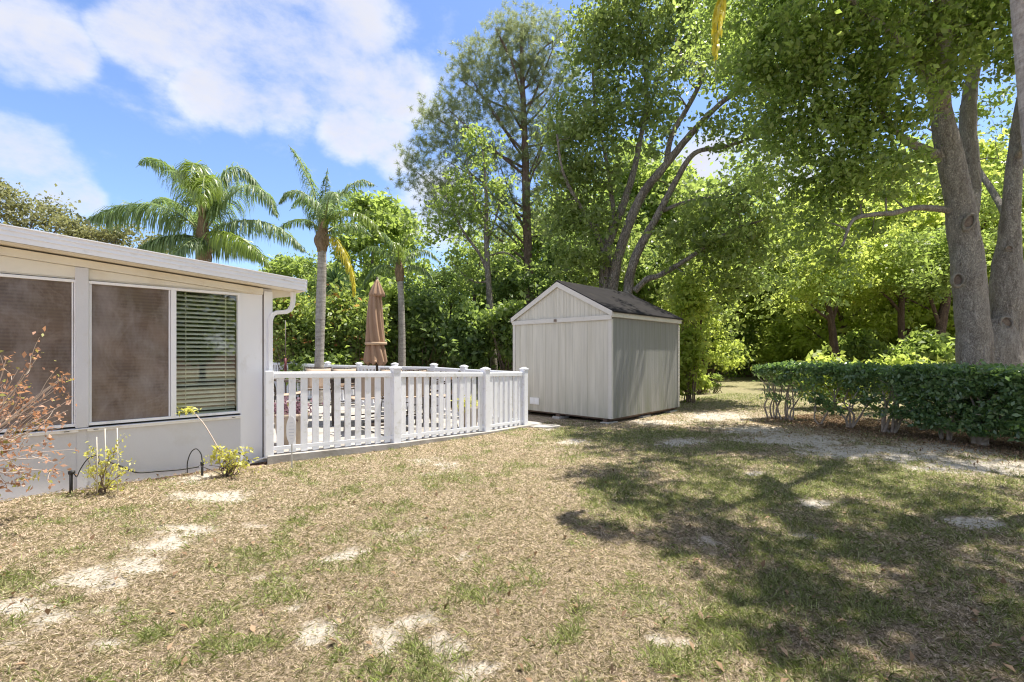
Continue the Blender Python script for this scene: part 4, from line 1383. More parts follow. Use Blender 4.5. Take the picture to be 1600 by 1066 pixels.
tree('slender_tree', 'very thin bare-branched sapling just left of the half-bare grey tree', 'tree', L5, blob_pts([(725, 410, 22), (750, 400, 22), (742, 440, 22)], d5, 30), .2, 1500, .12, M['mid'], M['barkdark'], None, 6, .015)

# ------------------------------------------------------------------ trees of the wood: five kinds grown once and copied
def proto(h, cr, cz, ncl, nleaf, size, sig, mleaf, mbark, lean=.3, tr=.16, low=.35):
    """a tree at the origin: height h, crown radius cr, crown from low*h up"""
    limbs = []
    top = np.array([rng.normal() * lean, rng.normal() * lean, h * .92])
    tk = np.array([[0, 0, -.3, tr * 1.25], [.05, 0, .8, tr], [top[0] * .4, top[1] * .3, h * .4, tr * .7], [top[0] * .8, top[1] * .8, h * .7, tr * .4], [*top, tr * .12]])
    limbs.append(tk)
    sp_ = spline(tk, 8)
    cents = []
    for i in range(ncl):
        t = rng.random()
        z = h * (low + (1 - low) * t ** .9)
        prof = cr * math.sin(math.pi * min(.97, .12 + .86 * (z / h - low) / (1 - low))) ** .6
        a = rng.random() * 2 * math.pi
        rr = prof * rng.random() ** .4 * (1 + .3 * math.sin(3 * a + z))
        cents.append([math.cos(a) * rr, math.sin(a) * rr, z])
    cents = np.array(cents)
    for i in range(9):
        c = cents[rng.integers(0, ncl)]
        s0 = sp_[np.argmin(np.abs(sp_[:, 2] - max(low * h * .7, c[2] - 1.6 - .3 * np.hypot(c[0], c[1]))))]
        mid = (s0[:3] + c) / 2 + [0, 0, .25]
        limbs.append(np.array([[*s0[:3], s0[3] * .55], [*mid, s0[3] * .35], [*c, .02]]))
    return dict(limbs=limbs, cents=cents, sig=sig, nleaf=nleaf, size=size, mleaf=mleaf, mbark=mbark, base=np.zeros(3))


def grow(name, label, cat, p, group):
    return tree(name, label, cat, p['limbs'], p['cents'], p['sig'], p['nleaf'], p['size'], M[p['mleaf']], M[p['mbark']], group, 8, .03, twf=.5, base=p['base'])


GR = 'trees of the wood beyond the lawn'
KINDS_ = {
    'lime': ('broadleaf_tree', 'bright yellow-green sunlit tree of the wood beyond the hedge', proto(9.5, 3.0, 0, 75, 6800, .26, .38, 'lime', 'barkdark', low=.16)),
    'lime2': ('broadleaf_tree', 'bright yellow-green sunlit tree of the wood beyond the hedge', proto(11, 3.2, 0, 80, 6800, .26, .38, 'lime', 'barkdark', low=.25)),
    'mid': ('broadleaf_tree', 'mid-green leafy tree of the wood beyond the patio and shed', proto(10, 3.0, 0, 80, 9500, .26, .40, 'mid', 'bark', low=.14)),
    'mid2': ('broadleaf_tree', 'mid-green leafy tree of the wood beyond the patio and shed', proto(12, 2.8, 0, 75, 8500, .26, .40, 'mid', 'bark', low=.3)),
    'deep': ('broadleaf_tree', 'dark green shaded tree at the edge of the wood', proto(9, 2.9, 0, 90, 17000, .23, .42, 'deep', 'barkdark', low=.1)),
}
PR = {}
def wood(kind, px, d, sc, rz=None, label=None):
    x = (px - 800) / FOC * d
    loc = (x, d, -.15)
    nm, lb, pr = KINDS_[kind]
    if kind not in PR:
        PR[kind] = grow(nm, lb, 'tree', pr, GR)
        r = PR[kind]
        r.location = loc
        r.scale = (sc, sc, sc)
        r.rotation_euler = (0, 0, rz or 0)
        return r
    return dup(PR[kind], loc, random.uniform(0, 6.28) if rz is None else rz, sc)


WOOD = [
    ('mid', 445, 23, .62, 'bright green tree top just above the right end of the roof edge'),
    ('mid2', 525, 27, .55, 'low green tree directly behind the slender palm'),
    ('mid', 585, 25, .98, 'airy bright tree rising between the slender palm and the slim palm'),
    ('mid2', 612, 29, .86, 'airy tree top right above the head of the slim palm'),
    ('deep', 700, 24, .62, 'dark round tree low between the slim palm and the half-bare tree'),
    ('mid', 745, 27, .60, 'green tree low behind the trunk of the half-bare tree'),
    ('deep', 790, 23, .66, 'dark tree low between the half-bare tree and the pine trunk'),
    ('mid', 845, 25, .85, 'mid-green tree directly behind the pine trunk, above the shed gable'),
    ('deep', 885, 21, .72, 'dark tree behind the ridge of the shed, left of the many-stemmed oak'),
    ('deep', 620, 21, .52, 'low dark tree behind the dense shrub of the closed umbrella'),
    ('mid', 350, 30, .6, 'green tree half hidden behind the large bushy palm'),
    ('mid', 402, 32, .62, 'green tree between the two tall palms, far behind the roof edge'),
    ('deep', 930, 24, .95, 'dark tree behind the base stems of the many-stemmed oak'),
    ('mid2', 985, 28, 1.1, 'tall mid-green tree seen between the stems of the many-stemmed oak'),
    ('mid2', 1030, 27, 1.0, 'mid-green tree behind the right end of the shed roof'),
    ('mid', 1075, 31, 1.2, 'tall mid-green tree just right of the shed, behind the long low oak limb'),
    ('lime', 1098, 22.5, .62, 'small bright yellow-green tree right beside the back of the shed'),
    ('lime', 1215, 31, 1.1, 'bright yellow-green tree above the left tip of the hedge'),
    ('lime2', 1255, 29, 1.05, 'tall bright yellow-green tree a little right of the hedge tip'),
    ('lime', 1315, 24, .95, 'bright yellow-green tree behind the dark forked trunk'),
    ('lime2', 1350, 28, 1.1, 'tall bright yellow-green tree between the forked and the straight dark trunks'),
    ('lime', 1420, 23, 1.0, 'bright yellow-green tree behind the straight dark trunk'),
    ('lime2', 1385, 31, 1.2, 'farther tall yellow-green tree left of the straight dark trunk'),
    ('lime', 1470, 26, 1.15, 'bright yellow-green tree behind the leaning dark trunk beside the big oak'),
    ('lime2', 1530, 22, 1.0, 'yellow-green tree directly behind the big oak trunk'),
    ('lime', 1590, 24, 1.15, 'yellow-green tree seen right of the big oak trunk'),
    ('lime2', 1655, 21, 1.0, 'yellow-green tree behind the tall grey palm trunk at the right edge'),
    ('mid2', 480, 34, .7, 0), ('mid', 560, 38, .7, 0), ('deep', 660, 35, .6, 0), ('mid', 720, 37, .6, 0), ('mid', 780, 35, .8, 0), ('mid', 1125, 38, 1.2, 0), ('mid', 1160, 42, 1.3, 0),
    ('mid', 1180, 48, 1.4, 0), ('mid2', 1110, 46, 1.5, 0), ('lime', 1290, 35, 1.3, 0), ('lime', 1240, 40, 1.4, 0), ('mid', 1330, 42, 1.6, 0), ('mid2', 1440, 40, 1.6, 0), ('mid', 1560, 36, 1.6, 0),
    ('lime', 1700, 26, 1.1, 0), ('mid', 900, 34, 1.3, 0), ('mid2', 1000, 38, 1.5, 0)]
for kind, px, d, sc, lb in WOOD:
    r = wood(kind, px, d, sc)
    if lb:
        r['label'] = lb
    else:
        r['label'] = 'one of the far trees deep in the wood, only glimpsed between the nearer ones'
        r['group'] = 'far trees deep in the wood'
# trees across the garden, seen mirrored in the house window
for i, (x, y, sc, lb) in enumerate(((13, -4.5, .85, 'tree across the garden mirrored in the house window, nearest the hedge side'), (17, -9, 1.1, 'tall tree across the garden mirrored in the house window'),
                                    (11.5, -10.5, .9, 'tree across the garden mirrored in the lower half of the house window'), (19, -15, 1.3, 'tree farthest across the garden mirrored in the house window'), (22, -3, 1.2, 'broad tree across the garden mirrored at the side of the house window'))):
    r = wood(('mid', 'mid2', 'deep')[i % 3], 800, 1, sc)
    r.location = (x, y, -.15)
    r['label'] = lb

# nearer named trees in the wood with dark trunks that show
for lb, pts, bl, dd, ml in (
        ('dark forked trunk under yellow leaves, first of three small trees above the hedge', [[(1306, 590, .18), (1303, 540, .16), (1298, 500, .14), (1292, 470, .10), (1280, 440, .06)], [(1299, 505, .09), (1308, 475, .07), (1312, 440, .04)], [(1297, 500, .07), (1276, 485, .05), (1262, 470, .03)]], [(1270, 430, 40), (1310, 420, 45), (1250, 470, 30), (1330, 460, 30)], 20.5, 'lime'),
        ('straight dark trunk under yellow leaves, middle of three small trees above the hedge', [[(1410, 590, .14), (1409, 540, .13), (1408, 490, .12), (1411, 440, .09), (1415, 400, .05)], [(1408, 490, .07), (1392, 470, .05), (1375, 455, .03)]], [(1400, 400, 45), (1370, 440, 30), (1430, 430, 35)], 20, 'lime'),
        ('leaning dark trunk beside the big oak, last of three small trees above the hedge', [[(1462, 590, .20), (1466, 545, .185), (1472, 500, .17), (1480, 455, .13), (1478, 410, .08)], [(1470, 515, .08), (1455, 470, .06), (1445, 440, .04)]], [(1480, 400, 45), (1445, 430, 30)], 18.5, 'mid')):
    Ls = [pxl(l, dd) for l in pts]
    tree('small_tree', lb, 'tree', Ls, blob_pts(bl, dd, 34), .32, 9000, .12, M[ml], M['barkdark'], 'small trees above the hedge', 9, .03)

for px, d, rr in ((1108, 30, .12), (1122, 34, .16), (1150, 33, .2), (1165, 36, .12), (1092, 29, .10), (1140, 40, .2), (1185, 37, .14)):
    x = (px - 800) / FOC * d
    z = 9
    tk = np.array([[x, d, -.3, rr * 1.3], [x + .1, d, 2.5, rr], [x - .1 + random.uniform(-.3, .3), d, 6, rr * .8], [x + random.uniform(-.8, .8), d, z, rr * .3]])
    cc_ = np.array([[x, d, z]]) + rng.normal(size=(24, 3)) * [1.3, 1.3, 1.2]
    tree('woodland_tree', 'dark slender trunk among the shaded trees at the end of the lawn', 'tree', [tk], cc_, .5, 3500, .2, M['deep'], M['barkdark'], 'dark slender trunks at the end of the lawn', 8, .03)

# far wood that reads as one mass
n = 5200
ang = rng.uniform(-1.15, 1.15, n)
rad = rng.uniform(47, 62, n)
hh = rng.random(n) ** .8 * np.where(ang < -.12, 7.5, 16) * (.25 + 1.35 * vnoise(ang * 9, ang * 0 + 3, 1.0, 31))
cc_ = np.stack([np.sin(ang) * rad, np.cos(ang) * rad, hh], 1)
p = np.repeat(cc_, 26, 0) + rng.normal(size=(n * 26, 3)) * [.9, .9, .7]
obj('woodland', leaves(p, .42, .6), M['mid'], None, label='far dark wood closing the view behind all the trees', category='woodland', kind='stuff')

# sparse pale tree tops beyond the roof at far left
for lb, bl, dd in (('sparse pale olive tree top above the roof at the far left edge', [(10, 325, 40), (55, 335, 35), (100, 345, 28), (-30, 320, 40), (30, 360, 40)], 18),
                   ('low pale yellow-green tree top between the roof edge and the big palm', [(140, 365, 28), (180, 380, 26), (225, 390, 25), (120, 350, 25), (260, 400, 22)], 17)):
    b0 = bl[0]
    Ls = [pxl([(b0[0] + 20, 620, .2), (b0[0] + 10, 480, .14), (b0[0], 400, .09), (b0[0], 340, .03)], dd)] + [pxl([(b0[0] + 10, 440, .08), ((b0[0] + q[0]) / 2, 400, .05), (q[0], q[1], .02)], dd) for q in bl[1:]]
    tree('pale_tree', lb, 'tree', Ls, blob_pts(bl, dd, 26), .24, 5200, .11, M['olive'], M['bark'], None, 8, .02)


# ------------------------------------------------------------------ shrubs
def bush(name, label, cat, bl, d0, n, size, mleaf, per=40, sig=.2, group=None, mst='twigd', droop=.2, base=None, aspect=.55):
    c = blob_pts(bl, d0, per)
    x, y = (c[:, 0].mean(), c[:, 1].mean()) if base is None else (base[0], base[1])
    b = np.array([x, y, gz(x, y)])
    root = thing(name, label, cat, b, group)
    m = MB()
    for i in range(min(60, len(c))):
        e = c[rng.integers(0, len(c))]
        s = b + [rng.normal() * .12, rng.normal() * .12, -.05]
        mid = s * .5 + e * .5 + [0, 0, -.1] + rng.normal(size=3) * .08
        m.tube(spline([s, mid, e], 4), np.linspace(.022, .005, 9), 4, cap=False)
    obj('stems', m, M[mst], root, True)
    ci = rng.integers(0, len(c), n)
    p = c[ci] + rng.normal(size=(n, 3)) * sig
    p[:, 2] = np.maximum(p[:, 2], gz(x, y) + .01)
    obj('foliage', leaves(p, size, aspect, droop), M[mleaf], root)
    return root


bush('flowering_shrub', 'leafy shrub dotted with orange-red flower heads beside the downspout', 'shrub', [(450, 480, 28), (480, 500, 34), (445, 520, 30), (470, 545, 34), (500, 530, 26), (435, 470, 20)], 15.5, 8000, .13, 'flower', per=60)
bush('flowering_shrub', 'light green shrub just right of the slender palm, with a few reddish tips', 'shrub', [(530, 480, 28), (550, 510, 32), (525, 540, 30), (560, 545, 30), (575, 500, 25)], 15.8, 7500, .13, 'flower', per=60)
for lb, bl, dd, ml in (('dense green shrub behind the closed umbrella', [(600, 500, 38), (590, 545, 38), (625, 540, 30), (615, 465, 30)], 18, 'mid'),
                       ('deep green shrub right of the slim pale palm', [(660, 512, 32), (655, 545, 34), (690, 535, 34), (672, 485, 24)], 18.2, 'deep'),
                       ('tall dark shrub left of the half-bare grey tree', [(725, 520, 32), (720, 552, 32), (740, 492, 24), (750, 550, 28)], 17.8, 'deep'),
                       ('mid-green shrub filling the gap beside the shed wall at left', [(785, 515, 28), (790, 548, 28), (778, 488, 22), (805, 500, 22), (820, 535, 28)], 17.5, 'mid'),
                       ('low bright green shrub below the flowering shrubs', [(500, 565, 24), (520, 575, 22), (480, 575, 20)], 15.2, 'mid'),
                       ('loose yellow-green shrub at the back right corner of the shed', [(1070, 560, 20), (1072, 520, 18), (1068, 585, 20), (1078, 480, 18), (1066, 450, 16)], 14.8, 'lime'),
                       ('green undergrowth bush at the left side of the lawn gap', [(1110, 530, 30), (1090, 555, 25), (1130, 550, 25)], 27, 'mid'),
                       ('green undergrowth bush in the middle of the lawn gap', [(1165, 545, 30), (1150, 560, 22), (1190, 555, 24)], 31, 'mid'),
                       ('yellow-green undergrowth bush at the right side of the lawn gap', [(1215, 535, 36), (1245, 550, 30), (1200, 562, 20)], 27, 'lime'),
                       ('bright lime bush showing over the left part of the hedge', [(1300, 590, 13, 13), (1325, 592, 11, 13), (1278, 592, 10, 13)], 13, 'lime'),
                       ('bright lime bush showing over the middle of the hedge', [(1405, 588, 13, 13), (1428, 590, 11, 13), (1386, 591, 10, 13)], 13, 'lime'),
                       ('broad yellow-green bush far behind the hedge, left of the dark forked trunk', [(1240, 528, 32), (1270, 535, 26), (1215, 545, 22)], 30, 'lime'),
                       ('broad yellow-green bush far behind the hedge, between the forked and straight dark trunks', [(1345, 525, 34), (1375, 532, 26), (1320, 540, 22)], 25, 'lime'),
                       ('broad yellow-green bush far behind the hedge, between the straight and leaning dark trunks', [(1445, 525, 34), (1425, 540, 24), (1475, 538, 24)], 24, 'lime'),
                       ('yellow-green undergrowth bush behind the hedge near the leaning dark trunk', [(1450, 552, 20), (1480, 556, 16), (1420, 558, 16)], 17, 'mid'),
                       ('wide yellow-green undergrowth bush farther behind the hedge', [(1350, 550, 22), (1310, 548, 20), (1380, 553, 18)], 21, 'mid')):
    bush('shrub', lb, 'shrub', bl, dd, 3800 if dd < 25 else 4500, .15 if dd < 16 else .2, ml, per=40, sig=.2 if dd < 25 else .35)
# weeds beside the shed
bush('weed', 'clump of bright yellow-green weeds on the grass right of the shed', 'plant', [(1092, 588, 10), (1100, 600, 10), (1082, 600, 8)], 18, 1400, .09, 'lime', per=500, sig=.08)
bush('weed', 'single taller leafy weed on the grass a little right of the weed clump', 'plant', [(1118, 590, 7), (1116, 602, 6)], 18.5, 400, .08, 'mid', per=500, sig=.06)

# spiky plants behind the slender palm
for lb, px, py, d, s_ in (('spiky dark yucca head just right of the slender palm trunk', 524, 440, 16.5, .75), ('smaller spiky yucca head further right, beneath the yellow frond', 545, 462, 16.7, .6)):
    c = P(px, py, d)
    root = thing('yucca', lb, 'plant', (c[0], c[1], gz(c[0], c[1])))
    m = MB(); m.tube([[c[0] - .05, c[1], gz(c[0], c[1]) - .05], [c[0], c[1], c[2] * .6], c], [.09, .07, .06], 8); obj('trunk', m, M['barkdark'], root, True)
    n = 130
    dv = unit(rng.normal(size=(n, 3)) + [0, 0, .35])
    wv2 = unit(np.cross(dv, rng.normal(size=(n, 3)))) * .022
    tip = c + dv * s_ * rng.uniform(.8, 1.1, (n, 1)) - [0, 0, .08]
    v = np.stack([c - wv2, c + wv2, (c + tip) / 2 + wv2 + [0, 0, .05], tip, (c + tip) / 2 - wv2 + [0, 0, .05]], 1).reshape(-1, 3)
    obj('foliage', (v, np.arange(5 * n).reshape(n, 5)), M['yucca'], root)

# ------------------------------------------------------------------ clipped hedge: a row of shrubs
HD = np.array([.457, -.889, 0])
HN = np.array([.889, .457, 0])
H0 = np.array([6.16, 10.46, 0])
HL = ['first hedge shrub, thin and see-through, at the end beside the lawn gap',
      'second shrub of the clipped hedge from the lawn gap, pale stems close beside the first',
      'third shrub of the clipped hedge from the lawn gap, on a single thin stem',
      'fourth shrub of the clipped hedge from the lawn gap, on leaning low stems',
      'fifth shrub of the clipped hedge, on a fan of forked brown stems at its middle',
      'sixth shrub of the clipped hedge, dense and hanging almost to the mulch',
      'seventh shrub of the clipped hedge, above the stout split stump near the right edge',
      'last shrub of the clipped hedge, cut by the right edge of the view']
hp = [(1236, 652, 5, .45), (1263, 654, 6, .6), (1303, 660, 2, .7), (1352, 666, 5, .8), (1400, 676, 7, .9), (1475, 690, 4, 1.2), (1558, 691, 3, 1.25), (1640, 700, 4, 1.2)]
for i, (px, py, ns, dn) in enumerate(hp):
    b = G(px, py)
    al = np.dot(b - H0, HD)
    b = H0 + HD * al + HN * (.0)
    b[2] = gz(b[0], b[1])
    root = thing('hedge_shrub', HL[i], 'hedge shrub', b, 'shrubs of the clipped hedge')
    m = MB()
    wd = (.34 if i == 0 else .42, .42) if i < 4 else (.5, .55)
    for s_ in range(ns if i != 6 else 9):
        sa = rng.uniform(-wd[0], wd[1])
        sn = rng.uniform(-.1, .8)
        z = rng.uniform(.75, 1.15)
        s0 = b + HD * rng.normal() * .05 + HN * (rng.normal() * .05 + .2) + UP * -.04
        e = b + HD * sa + HN * sn + UP * z
        k1 = s0 * .7 + e * .3 + [0, 0, -.02] + rng.normal(size=3) * .05
        k2 = s0 * .4 + e * .6 + rng.normal(size=3) * .05
        r0 = .022 if i < 4 else .028
        if i == 6 and s_ < 3:
            r0 = .085
            e = s0 + [rng.normal() * .05, rng.normal() * .05, .5]
            k1, k2 = s0 * .7 + e * .3, s0 * .3 + e * .7
        m.tube(spline([s0, k1, k2, e], 4), np.linspace(r0, r0 * .4, 13), 6, wob=.3)
        for _ in range(3):
            f0 = k2 * rng.uniform(.2, 1) + e * .0 + 0
            q0 = k1 + (e - k1) * rng.uniform(.2, .9)
            q1 = q0 + np.array([rng.normal() * .2, rng.normal() * .2, abs(rng.normal()) * .22 + .05])
            m.tube(spline([q0, (q0 + q1) / 2 + rng.normal(size=3) * .02, q1], 3), np.linspace(.010, .004, 7), 4, cap=False)
    obj('stems', m, M['hedgestem'], root, True)
    n = int((4300 if i < 5 else 5200) * dn)
    lo = -.28 if i == 0 else -.45 if i < 4 else -.6
    hi = .3 if i == 1 else .5 if i < 4 else .62
    a_ = rng.uniform(lo, hi, n)
    zt = 1.215 + .035 * np.sin(a_ * 9 + i) + .03 * np.sin(a_ * 23 + 2 * i) + .03 * (rng.random(n) < .08) * rng.random(n) * 3
    # foliage hangs lower toward the right end
    zb = {0: .66, 1: .48, 2: .40, 3: .28, 4: .34, 5: .22, 6: .34, 7: .20}[i]
    z_ = zt - (zt - zb) * rng.random(n) ** (1.5 if i < 5 else 1.2)
    nn2 = rng.uniform(-.2, .95, n)
    skin = rng.random(n) < .55
    nn2 = np.where(skin & (rng.random(n) < .6), rng.normal(-.18, .04, n), nn2)
    z_ = np.where(~skin & (rng.random(n) < .4), zt + rng.normal(0, .02, n), z_)
    cl = rng.normal(size=(n, 3)) * .02
    p = b + HD * a_[:, None] + HN * nn2[:, None] + UP * z_[:, None] * 1.0 + cl
    keep = vnoise(p[:, 0] * 1.0 + p[:, 2] * 2.2, p[:, 1] * 1.0 + p[:, 2] * 1.3, 3.2, 5) > (.53 if i < 2 else .50 if i < 5 else .36) - .22 * (z_ > 1.10)
    obj('foliage', leaves(p[keep], .088, .5, .1, .25, .4), M['hedge'], root)

# ------------------------------------------------------------------ plants against the house
def sprig(root, tips, base, mleaf, nl, size, spread, mst, r0=.008, sub=3, seed=1):
    m = MB()
    V = []
    for t in tips:
        t = np.array(t)
        k1 = base * .66 + t * .34 + rng.normal(size=3) * .03
        k2 = base * .3 + t * .7 + rng.normal(size=3) * .03
        c = spline([base + rng.normal(size=3) * .02, k1, k2, t], 5)
        m.tube(c, np.linspace(r0, r0 * .3, len(c)), 5, cap=False)
        V.append(t + rng.normal(size=(nl, 3)) * spread)
        for j in range(sub):
            q0 = c[rng.integers(len(c) // 3, len(c) - 2)]
            q1 = q0 + (t - base) * rng.uniform(.1, .28) + rng.normal(size=3) * [.09, .07, .08]
            m.tube(spline([q0, (q0 + q1) / 2 + rng.normal(size=3) * .015, q1], 3), np.linspace(r0 * .45, r0 * .2, 7), 4, cap=False)
            V.append(q1 + rng.normal(size=(nl // 2, 3)) * spread)
            along = q0 + (q1 - q0) * rng.random((4, 1))
            V.append(along + rng.normal(size=(4, 3)) * .012)
    obj('stems', m, M[mst], root, True)
    obj('foliage', leaves(np.vstack(V), size, .5, -.1, .3), M[mleaf], root)


dr = 3.95
b = P(-70, 790, dr); b[2] = gz(b[0], b[1])
rs = thing('red_leaved_shrub', 'straggly shrub with pinkish red leaves in front of the leftmost window', 'shrub', b)
sprig(rs, [P(x_, y_, dr + rng.normal() * .18) for x_, y_ in ((60, 556), (40, 600), (100, 588), (85, 610), (108, 625), (30, 575), (10, 560), (60, 640), (95, 655), (20, 625), (5, 600), (45, 668), (75, 690), (15, 660), (80, 715), (50, 735), (20, 700), (90, 738), (35, 752), (5, 735), (8, 690), (60, 705),
       (-30, 570), (-50, 620), (-40, 680), (-60, 740), (40, 620), (70, 660), (0, 640), (25, 610))], b + [0, 0, .45], 'redleaf', 9, .036, .036, 'twig', .008, 3)
m = MB()
for i in range(4):
    m.tube(spline([b + [rng.normal() * .05, rng.normal() * .04, -.03], b + [rng.normal() * .04, 0, .25], b + [0, 0, .47]], 4), np.linspace(.014, .010, 9), 6)
obj('branch', m, M['twig'], rs, True)

b = G(158, 772)
ys = thing('young_shrub', 'small yellow-green shrub held between three pale stakes by the house wall', 'shrub', b)
sprig(ys, [P(x_, y_, b[1] + rng.normal() * .06) for x_, y_ in ((135, 712), (150, 705), (168, 703), (185, 706), (140, 735), (160, 722), (180, 730), (192, 735), (150, 755), (170, 750), (185, 752), (135, 742), (160, 738))], b, 'yleaf', 13, .030, .022, 'twigd', .005, 3)
for px, yt, yb in ((152, 683, 775), (165, 670, 768), (184, 669, 772)):
    q = G(px, yb)
    t_ = P(px - 1, yt, q[1])
    m = MB(); m.tube([q - [0, 0, .05], (q + t_) / 2 + [.004, 0, 0], t_], .0045, 6)
    obj('garden_stake', m, M['bamboo'], None, True, label={152: 'shortest pale plant stake, left of the three at the small yellow-green shrub', 165: 'pale plant stake behind the small shrub, middle of its three', 184: 'pale plant stake at the right side of the small shrub'}[px], category='stake', group='stakes at the small shrub')

b = G(357, 744)
ks = thing('yellow_shrub', 'bright yellow-green plant beside the fence end, with one long bare stem leaning left', 'shrub', b)
sprig(ks, [P(x_, y_, b[1] + rng.normal() * .06) for x_, y_ in ((336, 700), (350, 705), (362, 715), (375, 712), (382, 722), (345, 715), (368, 725), (355, 722), (378, 730), (340, 708), (365, 706))], b, 'yleaf', 17, .040, .026, 'twigd', .007, 2)
c_ = spline([P(352, 722, b[1]), P(335, 690, b[1] - .02), P(318, 662, b[1] - .02), P(303, 645, b[1])], 6)
m = MB(); m.tube(c_, np.linspace(.008, .005, len(c_)), 6); obj('branch', m, M['twig'], ks, True)
q = P(294, 640, b[1])
tp = q + rng.normal(size=(46, 3)) * [.055, .03, .022] + [0, 0, -.01]
obj('leaf_tuft', leaves(tp, .055, .32, .7), M['yleaf'], ks)
m = MB()
for i in range(9):
    m.tube(spline([b + [rng.normal() * .02, rng.normal() * .02, -.03], b + [rng.normal() * .07, rng.normal() * .05, .07], b + [rng.normal() * .13, rng.normal() * .08, .12 + rng.random() * .06]], 3), np.linspace(.007, .003, 7), 5)
obj('dead_twigs', m, M['seam'], ks, True)

# ------------------------------------------------------------------ patio furniture
FL = lambda x, y: float(patz(np.array(x), np.array(y)))


def chair(label):
    r = thing('patio_chair', label, 'chair', (0, 0, 0), 'high patio chairs round the table')
    w2, sh, bh = .27, .60, 1.045
    # sling seat and back, gently curved
    def sheet(pts, name):
        m = MB()
        pts = np.array(pts)
        V = []
        for s_ in (-1, -.5, 0, .5, 1):
            for p in pts:
                V.append((s_ * w2 * .93, p[0], p[1] - .012 * (1 - s_ * s_)))
        n = len(pts)
        m.add(V, [(i * n + j, (i + 1) * n + j, (i + 1) * n + j + 1, i * n + j + 1) for i in range(4) for j in range(n - 1)])
        o = obj(name, m, M['sling'], r, True)
        so_ = o.modifiers.new('s', 'SOLIDIFY'); so_.thickness = .006
    seatc = spline([(.25, .0 + sh + .02), (.12, sh), (-.08, sh - .015), (-.2, sh + .01)], 4)
    backc = spline([(-.205, sh + .03), (-.25, sh + .2), (-.30, sh + .38), (-.36, bh)], 4)
    sheet(seatc, 'seat')
    sheet(backc, 'backrest')
    for s_ in (-1, 1):
        x = s_ * w2
        m = MB()
        c = [(x, .26, sh + .02), (x, .0, sh - .02), (x, -.19, sh + .0), (x, -.25, sh + .2), (x, -.30, sh + .38), (x, -.37, bh + .02)]
        m.tube(spline(c, 4), .014, 8)
        obj('side_frame', m, M['frame'], r, True)
        m = MB(); m.tube(spline([(x, .22, sh), (x * 1.06, .24, .3), (x * 1.08, .27, .0)], 4), .014, 8); obj('leg', m, M['frame'], r, True)
        m = MB(); m.tube(spline([(x, -.2, sh), (x * 1.06, -.22, .3), (x * 1.08, -.3, .0)], 4), .014, 8); obj('leg', m, M['frame'], r, True)
        m = MB(); m.tube(spline([(x, -.28, sh + .28), (x * 1.1, -.1, sh + .25), (x * 1.12, .12, sh + .24), (x * 1.1, .25, sh + .2), (x * 1.03, .25, sh)], 4), .016, 8); obj('armrest', m, M['frame'], r, True)
    m = MB()
    m.tube([(-w2, -.37, bh + .02), (w2, -.37, bh + .02)], .014, 8)
    m.tube([(-w2, .26, sh + .02), (w2, .26, sh + .02)], .014, 8)
    m.tube([(-w2 * 1.05, .24, .28), (w2 * 1.05, .24, .28)], .011, 8)
    m.tube([(-w2 * 1.05, -.23, .28), (w2 * 1.05, -.23, .28)], .011, 8)
    obj('crossbar', m, M['frame'], r, True)
    return r


CH = [(450, 8.9, -60, 'high patio chair at the left end of the table, seen from the side'),
      (497, 10.3, 200, 'high patio chair on the far side of the table, second from the left'),
      (541, 10.9, 205, 'high patio chair on the far side of the table, just left of the umbrella pole'),
      (573, 8.3, 42, 'high patio chair with its tan back to the lawn, below the closed umbrella'),
      (641, 8.9, 44, 'high patio chair with its tan back to the lawn, right of the second fence post'),
      (664, 10.6, 222, 'high patio chair on the far side of the table, right of the umbrella'),
      (690, 9.5, 100, 'high patio chair at the right end of the table, arched side frame toward the lawn'),
      (620, 11.3, 215, 'high patio chair on the far side of the table, behind the second fence post')]
for i, (px, d, a, lb) in enumerate(CH):
    x = (px - 800) / FOC * d
    if i == 0:
        c0_ = chair(lb)
        c0_.location = (x, d, FL(x, d)); c0_.rotation_euler = (0, 0, R(a))
    else:
        dup(c0_, (x, d, FL(x, d)), R(a), 1.0, lb)
tx, ty = -2.72, 9.65
tz = FL(tx, ty)
T0 = np.array([tx, ty, tz])
tb = thing('patio_table', 'long dark high patio table with the closed umbrella standing through it', 'table', T0)
ta = unit(np.array([.9, .35, 0.0])); tn = np.cross(UP, ta)
m = MB(); m.box(T0, ta, tn, UP, (-1.0, 1.0), (-.5, .5), (.90, .925)); obj('table_top', m, M['table'], tb, bevel=.006)
m = MB(); m.box(T0, ta, tn, UP, (-.92, .92), (-.44, .44), (.84, .898)); obj('apron', m, M['frame'], tb)
for a in (-1, 1):
    for c in (-1, 1):
        m = MB(); m.tube([T0 + ta * a * .86 + tn * c * .38, T0 + ta * a * .84 + tn * c * .36 + UP * .85], .028, 8); obj('leg', m, M['frame'], tb, True)

# closed umbrella
ux, uy = (589 - 800) / FOC * 9.3, 9.3
uz = FL(ux, uy)
U0 = np.array([ux, uy, uz])
um = thing('patio_umbrella', 'tall closed tan patio umbrella tied near its hem, standing above the fence', 'umbrella', U0)
m = MB(); m.tube([U0, U0 + UP * 2.86], .022, 10); obj('pole', m, M['frame'], um, True)
m = MB(); m.lathe(U0, [(0, .26), (.03, .26), (.06, .22), (.08, .05), (.2, .03)], 24); obj('base', m, M['frame'], um, True)
zt = EYE - (437 - HOR) / FOC * 9.3 - uz
zb_ = EYE - (569 - HOR) / FOC * 9.3 - uz
prof = [(zt - .24, .12), (zt - .30, .13), (zt - .5, .155), (zt - .75, .18), (zt - 1.0, .20), (zt - 1.2, .215), (zt - 1.27, .195), (zt - 1.34, .215), (zt - 1.5, .25), (zb_ + .03, .26), (zb_, .24)]
prof = [(float(a), float(b)) for a, b in spline(prof, 4)]
